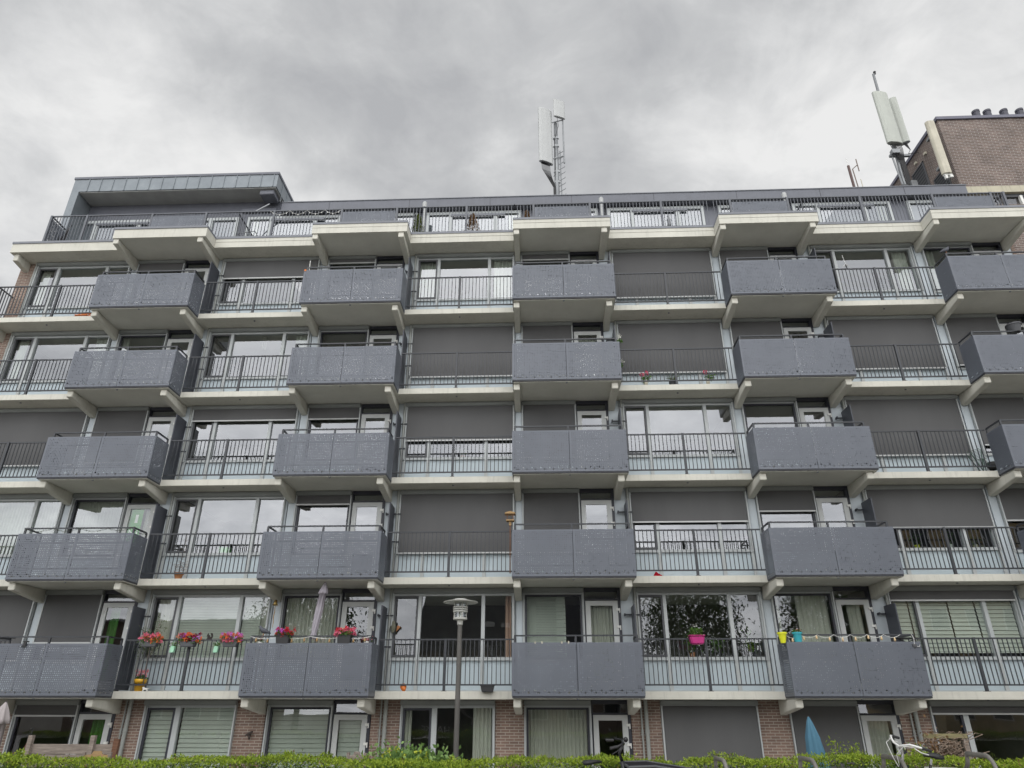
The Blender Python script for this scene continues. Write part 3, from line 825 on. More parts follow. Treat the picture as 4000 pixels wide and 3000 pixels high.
# raised zinc roof at the left end
rr_ = MB().box(-16.58, -8.80, 1.5, 9, 3.225, 3.80)
x = -16.0
while x < -8.9: rr_.box(x-.012, x+.012, 1.478, 1.5, 3.226, 3.80); x += .47
for y in np.arange(2.0, 8.5, .5): rr_.box(-8.80, -8.778, y-.012, y+.012, 2.91, 3.80)
put('raised_roof', rr_.mesh('raised_roof', ZINC), (0, 0, z6), root)
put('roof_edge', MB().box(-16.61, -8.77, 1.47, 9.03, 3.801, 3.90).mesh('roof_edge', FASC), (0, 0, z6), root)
put('roof_soffit', MB().box(-16.29, -8.84, 1.54, 2.4, 3.19, 3.222).mesh('roof_soffit', mat('grey soffit board', (.33,.335,.33), .7)), (0, 0, z6), root)
put('zinc_end_wall', MB().box(-16.58, -16.30, 1.5, 9, .25, 3.224).mesh('zinc_end_wall', ZINC), (0, 0, z6), root)
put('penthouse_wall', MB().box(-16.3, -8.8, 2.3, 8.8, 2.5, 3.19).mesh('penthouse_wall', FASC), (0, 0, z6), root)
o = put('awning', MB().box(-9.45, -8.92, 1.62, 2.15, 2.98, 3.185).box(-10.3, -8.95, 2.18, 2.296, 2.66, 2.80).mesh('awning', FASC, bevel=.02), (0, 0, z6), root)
put('awning_arm', MB().bar((-9.05,1.75,2.62),(-9.5,1.7,2.25),.035).bar((-9.5,1.7,2.25),(-9.75,1.55,2.1),.03).mesh('awning_arm', STEEL), (0, 0, z6), o)

# ------------------------------------------------------------------ neighbouring brick tower
TX = 16.84
tw = thing('brick_tower', None, (20, 5, GARD), 'dark brown brick stair tower rising behind the right end of the roof', 'building')
zt = z6+6.44
put('wall', MB().box(TX, 26, 2.42, 10, GARD-.1, z6+2.30).box(TX-.42, 26, 2.4, 10, z6+3.13, zt).box(TX-.40, 26, 2.8, 10, z6+2.3, z6+3.13).mesh('wall', BRICKT), (0,0,0), tw)
put('lintel', MB().box(TX-.42, 26, 2.38, 2.8, z6+2.84, z6+3.128).mesh('lintel', mat('stained cream lintel', (.46,.43,.33), .8, var=.1, dirt=.5)), (0,0,0), tw)
put('parapet_cap', MB().box(TX-.48, 26.1, 2.33, 10.1, zt+.002, zt+.14).mesh('parapet_cap', mat('lead cap', (.12,.12,.16), .5)), (0,0,0), tw)
fr_ = put('window', MB().box(TX+.6, 26, 2.5, 2.6, z6+2.70, z6+2.84).mesh('window', GREYP), (0,0,0), tw)
mm = MB()
for x in np.arange(TX+.35, 25, .62): mm.box(x, x+.09, 2.44, 2.55, z6+1.2, z6+2.72)
put('frame', mm.mesh('frame', WHITE), (0,0,0), fr_)
put('pane', MB().quad((TX+.3,2.56,z6+.9),(25.9,2.56,z6+.9),(25.9,2.56,z6+2.7),(TX+.3,2.56,z6+2.7)).mesh('pane', GLASSD), (0,0,0), fr_)
wf = put('window', MB().box(TX+.12, TX+.2, 2.34, 2.42, base(5)+.6, base(5)+2.7).box(TX+1.5, TX+1.58, 2.34, 2.42, base(5)+.6, base(5)+2.7).box(TX+.2, TX+1.5, 2.34, 2.42, base(5)+2.6, base(5)+2.7).mesh('window', WHITE), (0,0,0), tw)
put('pane', MB().quad((TX+.2,2.4,base(5)+.6),(TX+1.5,2.4,base(5)+.6),(TX+1.5,2.4,base(5)+2.6),(TX+.2,2.4,base(5)+2.6)).mesh('pane', GLASSD), (0,0,0), wf)
def louvre(y0, y1, za, zc):
    m = MB(); x = TX-.42
    m.box(x-.04, x, y0, y0+.06, za, zc).box(x-.04, x, y1-.06, y1, za, zc).box(x-.04, x, y0, y1, za, za+.06).box(x-.04, x, y0, y1, zc-.06, zc)
    n = 9
    for i in range(n):
        z = za+.06+(zc-za-.12)*(i+.5)/n
        m.quad((x-.035,y0+.06,z-.05),(x-.035,y1-.06,z-.05),(x-.003,y1-.06,z+.05),(x-.003,y0+.06,z+.05))
    m.box(x-.004, x-.001, y0+.05, y1-.05, za+.05, zc-.05)
    return m.mesh('louvre', GREYP)
put('louvre', louvre(3.85, 4.75, z6+4.35, z6+5.75), (0,0,0), tw)
put('louvre', louvre(2.75, 3.6, z6+3.3, z6+4.5), (0,0,0), tw)
for y in (4.2, 3.5): put('vent_hood', MB().box(TX-.50, TX-.42, y, y+.12, z6+5.95-(4.2-y)*.2, z6+6.05-(4.2-y)*.2).mesh('vent_hood', RADOMC), (0,0,0), tw)
for px in (1712, 1835, 2017, 2190):
    q = at(3200+px*.36166, 200+720*.36166, 3.0)
    put('flue', cached('flue', lambda: MB().tube([(0,0,-.3),(0,0,at(3819,436,3.0).z-zt-.2)], .13, 14).lathe([(.145,at(3819,436,3.0).z-zt-.28),(.145,at(3819,436,3.0).z-zt-.19)], 14).mesh('flue', mat('dark flue', (.05,.05,.07), .5))), (q.x, 3.0, zt+.2), tw)

# ------------------------------------------------------------------ aerials on the roof
zr = z6+2.905
def radome(w_, d, h, mat_):
    pr = [(-w_/2,d*.2),(-w_/2,-d*.15),(-w_*.36,-d*.45),(0,-d*.55),(w_*.36,-d*.45),(w_/2,-d*.15),(w_/2,d*.2),(w_*.3,d*.45),(-w_*.3,d*.45)]
    return MB().prism_z(pr, 0, h).mesh('panel_antenna', mat_, bevel=.008)
def clamp(): return MB().box(-.09,.09,-.09,.09,-.06,.06).box(-.13,.13,-.03,.03,-.03,.03).mesh('clamp', STEEL, bevel=.01)
c0 = at(2175, 770, 4.0); cx = c0.x
mast = thing('antenna_mast', None, (cx, 4.0, zr), 'roof aerial mast with one wide and one small pale panel above mid block', 'antenna mast', 'aerial masts on the roof')
put('pole', MB().tube([(cx,4,zr),(cx+.03,4,zr+2.6),(cx+.05,4,zr+5.6)], [.11,.10,.08], 12).mesh('pole', STEEL, smooth=True), (0,0,0), mast)
a = put('panel_antenna', radome(.64, .20, 2.98, RADOMG), (at(2131, 560, 3.75).x, 3.75, at(2130, 637, 3.75).z), mast, rot=(0, 0, R(28)))
zA = W[a].z; xA = W[a].x
put('connector_plate', MB().box(-.2,.2,-.07,.06,-.05,-.002).mesh('connector_plate', BLACKP), (xA, 3.75, zA), mast, rot=(0,0,R(28)))
a2 = put('panel_antenna', radome(.54, .12, .98, RADOMG), (at(2184, 430, 3.8).x, 3.8, at(2178, 460, 3.8).z), mast, rot=(0, 0, R(24)))
xB, zB = W[a2].x, W[a2].z
for z in (zr+1.55, zr+2.35, zr+2.9, zr+4.3, zr+4.75): put('clamp', cached('clamp', clamp), (cx+.04, 4, z), mast)
put('side_pole', MB().tube([(cx+.36,3.95,zA+.15),(cx+.36,3.95,zB+.95)], .032, 10).tube([(cx-.45,3.85,zA+.2),(cx+.36,3.95,zA+.55)], .026, 8).tube([(cx-.2,3.85,zB-.25),(cx+.36,3.95,zB+.02)], .026, 8).mesh('side_pole', STEEL), (0,0,0), mast)
mm = MB().tube([(cx+.22,4.05,zr),(cx+.2,4.05,zr+4.1)], .026, 8)
for i in range(14): z = zr+.15+i*.29; mm.tube([(cx+.10,4.05,z),(cx+.36,4.0,z+.13),(cx+.385,4.0,z+.18)], .013, 6)
put('climbing_rung', mm.mesh('climbing_rung', STEEL), (0,0,0), mast)
mm = MB()
for i in range(8):
    xs = xA-.17+i*.045
    mm.tube([(xs,3.75,zA-.03),(xs+.01,3.74,zA-.3-.02*i),(xs*.5+cx*.5-.05,3.8,zA-.75),(cx-.12+.012*i,3.9,zA-1.15),(cx-.12+.012*i,3.9,zr+.05)], .011, 6)
mm.tube([(xB-.1,3.8,zB),(xB-.05,3.85,zB-.4),(cx-.02,3.9,zB-1.1),(cx-.03,3.9,zB-3),(cx-.1,3.9,zA-.6)], .01, 6)
put('cable', mm.mesh('cable', CABLE), (0,0,0), mast)
put('strut', MB().tube([(cx-.55,4.3,zr),(cx-.02,4.02,zr+1.3)], .03, 8).mesh('strut', STEEL), (0,0,0), mast)

# right mast
r0 = at(3545, 715, 4.0); rx = r0.x
mast2 = thing('antenna_mast', None, (rx, 4.0, zr), 'roof aerial mast with two tall pale panels close to the brick tower', 'antenna mast', 'aerial masts on the roof')
topz = at(3412, 290, 4).z
put('pole', MB().tube([(rx,4,zr),(rx-.12,4,zr+2),(at(3430,350,4).x,4,topz)], [.09,.08,.05], 12).mesh('pole', STEEL, smooth=True), (0,0,0), mast2)
put('tip', MB().sphere((at(3412,270,4).x,4,topz+.12), .06).box(at(3412,270,4).x-.03,at(3412,270,4).x+.03,3.97,4.03,topz,topz+.1).mesh('tip', BLACKP), (0,0,0), mast2)
q0, q1 = at(3496, 562, 3.75), at(3436, 365, 3.75)
put('panel_antenna', radome(.68, .24, q1.z-q0.z, RADOME), (q0.x, 3.75, q0.z), mast2, rot=(0,0,R(12)))
q2, q3 = at(3535, 560, 4.15), at(3478, 372, 4.15)
put('panel_antenna', radome(.40, .22, q3.z-q2.z-.25, RADOME), (q2.x, 4.15, q2.z), mast2, rot=(0,0,R(-35)))
mm = MB()
for i in range(9):
    xs = q0.x-.2+.05*i
    mm.tube([(xs,3.75,q0.z),(xs+.02,3.72,q0.z-.3),(rx-.1+.02*i,3.85,q0.z-.8),(rx-.08+.02*i,3.88,zr+.05)], .013, 6)
for i in range(4): mm.tube([(q2.x-.08+.05*i,4.15,q2.z),(q2.x+.1,4.1,q2.z-.4),(rx+.4,4.0,q2.z-.7),(TX-.45,3.9,q2.z-.75)], .014, 6)
put('cable', mm.mesh('cable', CABLE), (0,0,0), mast2)
put('bracket', MB().box(rx-.45,rx+.35,3.85,3.95,q0.z-.55,q0.z-.45).box(rx-.4,rx-.1,3.7,3.9,q0.z-.5,q0.z-.3).tube([(rx-.35,3.9,q0.z-.5),(rx-.15,3.95,zr)],.035,8).tube([(rx-1.7,3.7,zr+.02),(rx-.2,3.95,zr+1.35),(rx+.1,3.95,zr+1.5)],.04,8).mesh('bracket', STEEL), (0,0,0), mast2)
for dx_, dz_, w_, c_ in ((-.30,1.15,.26,GREYP),(.10,1.35,.24,STEEL),(-.12,.75,.22,RADOMC),(.22,.80,.24,GREYP)):
    put('radio_unit', MB().box(rx+dx_-w_/2, rx+dx_+w_/2, 3.72, 3.9, zr+dz_, zr+dz_+.42).mesh('radio_unit', c_, bevel=.015), (0,0,0), mast2)
put('cable_tray', MB().box(rx+.12,rx+.26,3.90,3.98,zr,zr+1.9).mesh('cable_tray', GREYP), (0,0,0), mast2)
put('cabinet', MB().box(rx-1.1,rx-.35,4.3,4.8,zr,zr+.62).mesh('cabinet', mat('pale cabinet', (.52,.53,.52), .5), bevel=.02), (0,0,0), mast2)
# antenna against the tower
q0, q1 = at(3200+1385*.36166, 200+1330*.36166, 2.15), at(3200+1200*.36166, 200+770*.36166, 2.15)
ta = thing('sector_antenna', radome(.34, .22, q1.z-q0.z, RADOMC), (q0.x-.01, 2.15, q0.z), 'long weathered cream aerial panel fixed at the corner of the brick tower', 'antenna')
sub('connector', MB().box(-.14,.16,-.05,.05,-.06,-.002).box(-.12,-.03,-.06,.03,-.22,-.06).box(.05,.17,-.06,.03,-.17,-.06).mesh('connector', WHITE, bevel=.008), ta)
sub('cable', MB().tube([(-.08,0,-.2),(-.1,.05,-.4),(0,.2,-.55)], .014, 6).tube([(.08,0,-.15),(.05,.1,-.4),(0,.2,-.55)], .014, 6).mesh('cable', CABLE), ta)
sub('mount', MB().box(-.05,.05,.08,.4,.5,.6).box(-.05,.05,.08,.4,(q1.z-q0.z)-.6,(q1.z-q0.z)-.5).mesh('mount', STEEL), ta)
# small aerials
q = at(3336, 725, 3.2); qt = at(3317, 648, 3.2)
o = thing('whip_aerial', MB().tube([(0,0,-.02),(-.02,0,qt.z-zr)], .05, 10).mesh('whip_aerial', mat('red brown sleeve', (.10,.06,.055), .6)), (q.x, 3.2, zr), 'short dark brown whip aerial on the roof edge left of the two-panel mast', 'aerial')
sub('tip', MB().tube([(-.02,0,qt.z-zr),(-.03,0,qt.z-zr+.36)], .01, 6).mesh('tip', WHITE), o)
q = at(3350, 725, 3.2)
o = thing('dipole_aerial', MB().tube([(0,0,-.02),(-.06,0,at(3335,660,3.2).z-zr),(at(3348,645,3.2).x-q.x-.04,0,at(3348,645,3.2).z-zr)], .02, 8).tube([(at(3343,622,3.2).x-q.x-.04,0,at(3343,622,3.2).z-zr),(at(3356,668,3.2).x-q.x-.04,0,at(3356,668,3.2).z-zr)], .02, 8).mesh('dipole_aerial', mat('tarnished copper', (.15,.11,.09), .5)), (q.x+.04, 3.2, zr), 'brown dipole aerial with a short cross arm beside the brown whip', 'aerial')
o = thing('roof_rod', MB().tube([(0,0,-.02),(0,0,at(3366,700,3.2).z-zr)], .016, 8).box(-.12,.05,-.03,.03,0,.04).mesh('roof_rod', RADOMC), (at(3370,728,3.2).x, 3.2, zr), 'small pale rod standing on the roof edge right of the dipole aerial', 'rod')


# ------------------------------------------------------------------ small things: helpers
C1 = (2000, 1950); SF = .45208
def cp(cx, cy, x, y, Y, s=SF): return at(cx+x*s, cy+y*s, Y)       # point given in a zoomed crop of the photo
def blossom(name, n, spread, mats, zlo=0, zhi=.16, size=.03, heads=14, weights=None, parent=None, loc=(0,0,0)):
    """flower heads: tufts of small petals of one or more colours"""
    pts, mi = [], []
    for h in range(heads):
        c = np.array([rng.uniform(-1, 1)*spread[0], rng.uniform(-1, 1)*spread[1], rng.uniform(zlo, zhi)])
        k = rng.choice(len(mats), p=weights)
        m_ = max(3, n//heads)
        pts.append(c+rng.normal(size=(m_, 3))*size*.55); mi += [k]*m_
    return sub(name, leaves(name, mats, np.vstack(pts), size, aspect=1.1, mi=mi, up=.5), parent, loc)
def greens(name, n, spread, zlo, zhi, size, mat_, parent, loc=(0,0,0), up=.4, droop=.2, aspect=1.8):
    p = np.stack([rng.uniform(-1,1,n)*spread[0], rng.uniform(-1,1,n)*spread[1], rng.uniform(zlo, zhi, n)], 1)
    return sub(name, leaves(name, mat_, p, size, up=up, droop=droop, aspect=aspect), parent, loc)

# three long planters on the railing of the first floor, left
def planter(px, mats, wts, label, nm='balcony_planter'):
    c = cp(0, 2400, px, 258, .66)
    o = thing(nm, MB().prism_y([(-.17,-.065),(.17,-.065),(.205,.065),(-.205,.065)], -.085, .085).mesh('balcony_planter', GREYP, bevel=.012), c, label, 'planter', 'planters on the first floor railing')
    sub('soil', MB().box(-.185,.185,-.07,.07,.05,.068).mesh('soil', SOIL), o)
    hk = cached('hook', lambda: MB().box(-.012,.012,0,.17,.03,.045).box(-.012,.012,.155,.17,-.03,.16).box(-.012,.012,.085,.17,.145,.16).mesh('hook', GREYP))
    for x in (-.11, .11): sub('hook', hk, o, (x, 0, 0))
    greens('foliage', 260, (.27,.12), .02, .18, .06, LEAF_P, o)
    blossom('blossom', 1000, (.28,.12), mats, .05, .26, .036, 48, wts, o)
    return o
planter(1300, [PINK, ORNG], [.62,.38], 'dark railing planter with orange and pink flowers above the yellow pot')
planter(1628, [DARKR, PURP, ORNG], [.3,.3,.4], 'dark railing planter with purple, dark red and orange flowers left of the squirrel')
planter(1993, [PURP, PINK, ORNG], [.33,.37,.3], 'dark railing planter with purple, pink and orange flowers right of the squirrel')
def mint(px, label):
    c = cp(0, 2400, px, 300, .72)
    o = thing('hanging_pot', MB().prism_y([(-.06,-.085),(.05,-.085),(.065,.07),(-.045,.07)], -.05, .04).mesh('hanging_pot', MINT, bevel=.006), c, label, 'hanging pot', 'mint pots hung on the railing')
    sub('strap', MB().bar((-.02,-.01,.065),(0,.0,.20),.035,.008).bar((0,0,.20),(0,.12,.21),.03,.008).mesh('strap', MINT), o)
    greens('foliage', 60, (.07,.05), .05, .16, .05, LEAF_P, o); blossom('blossom', 24, (.06,.04), [WHTP], .12, .19, .025, 4, None, o)
mint(1492, 'mint green pot hooked on the railing left of the purple planter')
mint(1868, 'mint green pot hooked on the railing right of the squirrel')
# squirrel silhouette
c = cp(0, 2400, 1808, 215, .80)
o = thing('squirrel_figure', MB().prism_y([(-.075,0),(.06,0),(.085,.06),(.08,.12),(.05,.155),(.015,.14),(.03,.11),(.045,.075),(.02,.05),(.0,.095),(-.03,.11),(-.045,.15),(-.06,.125),(-.085,.10),(-.055,.075),(-.085,.06),(-.05,.04)], -.012, .012).mesh('squirrel_figure', mat('rusted black iron', (.025,.018,.016), .8)), c, 'black squirrel figure sitting on the railing between two flower planters', 'figure')
# yellow pot with pink geranium and a white dog beside it
c = cp(0, 2400, 1196, 660, .92); c.z = base(1)+.124
o = thing('flower_pot', MB().lathe([(.10,0),(.135,.20),(.15,.20),(.155,.29),(.14,.29),(.13,.26)], 24).mesh('flower_pot', YELP, smooth=True), c, 'yellow pot of pink geraniums standing on the first floor balcony edge', 'flower pot')
sub('soil', MB().lathe([(.13,.25),(.01,.255)], 16).mesh('soil', SOIL), o)
greens('foliage', 110, (.13,.1), .27, .38, .07, LEAF_P, o); blossom('blossom', 260, (.16,.1), [SALM], .36, .50, .034, 16, None, o)
c = cp(0, 2400, 1255, 660, .80); c.z = base(1)+.124
o = thing('dog_figure', MB().prism_y([(-.07,0),(-.05,0),(-.04,.03),(.03,.035),(.04,0),(.06,0),(.055,.05),(.11,.075),(.07,.075),(.05,.07),(-.035,.08),(-.05,.105),(-.08,.095),(-.095,.075),(-.07,.065)], -.02, .02).mesh('dog_figure', WHITE, bevel=.006), c, 'small white dog figure standing beside the yellow flower pot', 'figure')
# olive shrub in the corner
c = cp(0, 2400, 1215, 650, 1.15); c.z = base(1)+.124
o = thing('olive_shrub', None, c, 'grey green olive shrub in the corner behind the orange and pink planter', 'shrub')
sub('pot', MB().lathe([(.11,0),(.14,.26),(.13,.26)], 18).mesh('pot', GREYP), o)
sub('trunk', MB().tube([(0,0,.2),(.02,0,.7),(0,0,1.1)], [.02,.016,.012], 8).tube([(.02,0,.7),(.15,0,1.25)], .008, 6).tube([(0,0,1.0),(.18,-.05,1.7)], .007, 6).mesh('trunk', WOODG), o)
p = np.vstack([rng.normal(size=(380,3))*[.16,.13,.15]+[-.02,0,1.12], rng.normal(size=(60,3))*[.08,.06,.12]+[.16,0,1.62], rng.normal(size=(60,3))*[.07,.06,.08]+[-.18,0,1.45]])
sub('crown', leaves('crown', LEAF_O, p, .07, aspect=3.2, up=.3), o)

# first floor box B: two black planters, parasol, bell, bird, string lights, blooms
BB, BD, BA, BC = BX[1], BX[3], BX[0], BX[2]
def black_planter(px, mats, wts, label):
    c = cp(1000, 2400, px, 240, .10); c.z = base(1)+1.19
    o = thing('balcony_planter', MB().prism_y([(-.15,0),(.15,0),(.175,.19),(-.175,.19)], -.11, .09).mesh('balcony_planter', BLACKP, bevel=.012), c, label, 'planter', 'black planters straddling the box railing')
    sub('rim', MB().box(-.19,.19,-.125,.105,.185,.205).mesh('rim', BLACKP, bevel=.006), o)
    greens('foliage', 190, (.19,.12), .18, .29, .07, LEAF_P, o); blossom('blossom', 820, (.25,.13), mats, .21, .38, .036, 40, wts, o)
black_planter(235, [PURP, RED], [.3,.7], 'black planter with purple and crimson flowers left of the closed parasol')
black_planter(765, [PINK, RED, ORNG], [.5,.3,.2], 'black planter with pink, red and orange flowers right of the closed parasol')
def closed_parasol(name, loc, top, cloth, label, pole_h=.3, r=.09, lean=(0,0), cat='parasol', valance=True):
    o = thing(name, None, loc, label, cat)
    n = 28; rows = [(0,.012),(.06,.055),(.17,.10),(.22,.115),(.225,.075),(.5,.085),(.8,.075),(.9,.058),(1.0,.088)] if valance else [(0,.012),(.05,.04),(.2,.09),(.5,.14),(.8,.18),(1.0,.21)]
    V = []
    L = top-pole_h
    for t_, rr in rows:
        for k in range(n):
            f = 1+(.22 if t_ > .1 else .05)*math.sin(k*2*math.pi/n*7+t_*3)
            a_ = 2*math.pi*k/n
            V.append((rr*r/.1*f*math.cos(a_)+lean[0]*(1-t_)*L, rr*r/.1*f*math.sin(a_)+lean[1]*(1-t_)*L, top-t_*L))
    F = [(i*n+k, i*n+(k+1)%n, (i+1)*n+(k+1)%n, (i+1)*n+k) for i in range(len(rows)-1) for k in range(n)]
    sub('cloth', MB().add(V, F).mesh('cloth', cloth, smooth=True), o)
    sub('pole', MB().tube([(0,0,0),(lean[0]*L,lean[1]*L,top+.02)], .016, 8).mesh('pole', GREYP), o)
    return o
q = cp(1000, 1950, 490, 1205, .35); zt_ = cp(1000, 1950, 540, 715, .35)
closed_parasol('closed_parasol', (q.x, .35, base(1)+.124), zt_.z-base(1)-.124, GREYC, 'closed mauve grey parasol standing between the two black flower planters', 1.22, .10, (.12,0))
q = cp(1000, 1950, 168, 905, 1.2)
o = thing('brass_bell', MB().lathe([(.012,.10),(.035,.09),(.045,.03),(.075,-.04),(.07,-.04)], 18).mesh('brass_bell', BRASS, smooth=True), q, 'brass bell with a dangling rope beside the column left of the parasol', 'bell')
sub('bracket', MB().box(-.012,.012,0,.3,.10,.13).mesh('bracket', BLACKP), o)
sub('rope', MB().tube([(0,0,-.03),(.01,0,-.2),(-.01,.01,-.35),(.015,0,-.5),(0,0,-.62)], [.008,.012,.014,.01,.004], 8).mesh('rope', WOODL), o)
def bird(name, loc, label, face=1, s=1.0):
    o = thing(name, None, loc, label, 'bird')
    prof = []
    V, F = [], []; n = 12
    spine = [(-.17,0,.045,.012),(-.10,0,.075,.032),(-.04,0,.095,.055),(.03,0,.115,.06),(.075,0,.155,.042),(.095,0,.19,.034),(.115,0,.21,.026),(.135,0,.21,.012)]
    pts = [(x*s*face, y*s, z*s) for x, y, z, r in spine]; rs = [r*s for *_, r in spine]
    sub('body', MB().tube(pts, rs, n).mesh('body', mat('pigeon plumage', (.07,.075,.09), .7, var=.3, vscale=14), smooth=True), o)
    sub('beak', MB().tube([(.138*s*face,0,.208*s),(.165*s*face,0,.2*s)], [.008*s,.002*s], 6).mesh('beak', BLACKP), o)
    for y in (-.02, .02): sub('leg', MB().tube([(.0,y*s,.06*s),(.005*face,y*s,.0)], .005*s, 6).mesh('leg', TERRA), o)
    return o
q = cp(1000, 1950, 60, 1205, .12); bird('bird_figure', (q.x, .12, base(1)+1.398), 'dark bird figure perched on the rail left of the black planters', -1, 1.05)
q = cp(3000, 600, 1553, 855, .13); bird('pigeon', (BX[4]+.10, .13, base(5)+1.398), 'grey pigeon perched on the top rail corner of the fifth floor balcony at right', 1, 1.1)
def corner_blooms(loc, label, mats):
    o = thing('flower_pot', MB().lathe([(.06,0),(.08,.12),(.07,.12)], 16).mesh('flower_pot', WHITE), loc, label, 'flower pot')
    greens('foliage', 50, (.09,.07), .1, .17, .05, LEAF_P, o); blossom('blossom', 160, (.11,.06), mats, .13, .20, .03, 10, None, o)
q = cp(1000, 2400, 35, 225, .16); corner_blooms((q.x, .18, q.z-.15), 'pale pink flowers in a pot below the dark bird figure', [SALM, WHTP])
q = cp(1000, 2400, 960, 220, .2); corner_blooms((q.x, .2, q.z-.15), 'pale pink flowers in a pot at the right end of the parasol balcony', [SALM])
def string_lights(name, pts, label, col, drop=.05, n=9, bulb=None):
    o = thing(name, None, pts[0], label, 'string lights'); p0 = Vector(pts[0])
    wire = []
    for a_, c_ in zip(pts, pts[1:]):
        a_, c_ = Vector(a_), Vector(c_)
        for i in range(5):
            t_ = i/5; wire.append(a_.lerp(c_, t_)-Vector((0,0,drop*4*t_*(1-t_)))-p0)
    wire.append(Vector(pts[-1])-p0)
    sub('wire', MB().tube(wire, .006, 5).mesh('wire', WHITE), o)
    bs_ = .55 if bulb is WHITE else 1
    be = cached((label, 'bulb'), lambda: MB().lathe([(.012*bs_,0),(.016*bs_,-.02*bs_),(.026*bs_,-.045*bs_),(.026*bs_,-.075*bs_),(.012*bs_,-.095*bs_)], 10).mesh('bulb', bulb or WOODL, smooth=True))
    tot = len(wire)-1
    for i in range(n):
        f = (i+.5)/n*tot; k = int(f); p_ = wire[k].lerp(wire[min(k+1, tot)], f-k)
        sub('bulb', be, o, p_)
z1 = base(1)
string_lights('string_lights', [(BB+.06,.09,z1+1.37),(BB+.8,.09,z1+1.36),(BB+1.6,.09,z1+1.37),(BB+2.4,.09,z1+1.36),(BB+3.12,.09,z1+1.37)], 'wooden bead string lights along the rail of the parasol balcony', WOODL, n=10)
string_lights('string_lights', [(BD+.06,.09,z1+1.36)]+[(BD+.4*i,.09,z1+1.38) for i in range(1, 8)], 'cream bulb string lights along the rail beside the yellow and turquoise pots', WOODL, drop=.07, n=9, bulb=mat('frosted cream bulb', (.68,.50,.28), .35))
string_lights('string_lights', [(BX[0]+6.0,.77,z6+1.47),(BX[0]+6.3,.77,z6+1.25),(BX[1]+.1,.77,z6+1.47),(BX[1]+.4,.77,z6+1.25),(BX[1]+.7,.77,z6+1.42)][:0] or [(BX[0]+4.9,.77,z6+1.47),(BX[0]+5.6,.77,z6+1.46),(BX[0]+6.2,.77,z6+1.46),(BX[1]+.1,.77,z6+1.46),(BX[1]+.68,.77,z6+1.46)], 'string of small white bulbs hung along the roof terrace rail', WHITE, drop=.16, n=12, bulb=WHITE)

# F1 wall pot, lying pot, hung black planter, magenta planter
q = cp(1000, 1950, 1183, 1110, 1.30)
o = thing('wall_pot', MB().lathe([(.03,-.13),(.075,0),(.085,.03),(.075,.03)], 16).mesh('wall_pot', mat('grey green clay', (.16,.16,.12), .8)), q, 'grey green clay pot hung on the drainpipe left of the lamp', 'wall pot')
sub('back_plate', MB().prism_y([(-.06,-.05),(.06,-.05),(.04,.16),(0,.2),(-.04,.16)], .055, .075).mesh('back_plate', MATS['grey green clay']), o)
q = cp(1000, 1950, 1228, 1112, 1.42)
thing('bird_ornament', MB().prism_y([(-.05,-.10),(.0,-.05),(.07,.02),(.0,.07),(-.03,.04),(-.035,-.03)], -.02, .02).mesh('bird_ornament', TERRA, bevel=.008), q, 'small terracotta bird ornament right of the grey green wall pot', 'ornament')
q = cp(1000, 1950, 1335, 648, .82)
o = thing('clay_pot', MB().lathe([(.045,-.09),(.07,.05),(.08,.05),(.08,.085),(.068,.085),(.055,-.06)], 18).mesh('clay_pot', ORANGE, smooth=True), (q.x, .84, base(1)+.20), 'orange clay pot lying on its side on the slab edge left of the lamp post', 'flower pot', rot=(R(-62), 0, R(18)))
q = cp(1000, 2400, 2000, 640, .67)
o = thing('hanging_planter', MB().prism_y([(-.14,-.08),(.14,-.08),(.17,.06),(-.17,.06)], -.08, .08).mesh('hanging_planter', BLACKP, bevel=.01), q, 'empty black trough hung low outside the railing right of the lamp post', 'planter')
sub('rim', MB().box(-.185,.185,-.095,.095,.055,.075).mesh('rim', BLACKP, bevel=.006), o)
q = cp(2000, 1950, 1597, 1215, .70)
o = thing('balcony_planter', MB().prism_y([(-.15,-.11),(.15,-.11),(.19,.09),(-.19,.09)], -.11, .11).mesh('balcony_planter', MAGEN, bevel=.025), q, 'magenta planter with a green herb straddling the railing', 'planter')
sub('rim', MB().box(-.205,.205,-.125,.125,.085,.11).mesh('rim', MAGEN, bevel=.01), o)
greens('foliage', 260, (.15,.09), .10, .27, .055, LEAF_P, o, up=1.0); blossom('blossom', 20, (.1,.02), [WHTP], .26, .38, .02, 5, None, o)
# F1 box C: four cream clips
for i, (px, t_) in enumerate(((200,'leftmost of the four'),(259,'second from the left of the four'),(430,'third from the left of the four'),(488,'rightmost of the four'))):
    q = cp(2000, 1950, px, 1225, 0)
    o = thing('rail_clip', cached('clip', lambda: MB().box(-.018,.018,-.012,-.001,-.03,.02).box(-.018,.018,-.012,.03,.021,.03).box(-.018,.018,.02,.03,-.02,.021).mesh('rail_clip', RADOMC, bevel=.003)), (q.x, 0, base(1)+1.21), 'small cream clip on the sheet top edge, '+t_+' clips', 'clip', 'cream clips on the middle balcony')
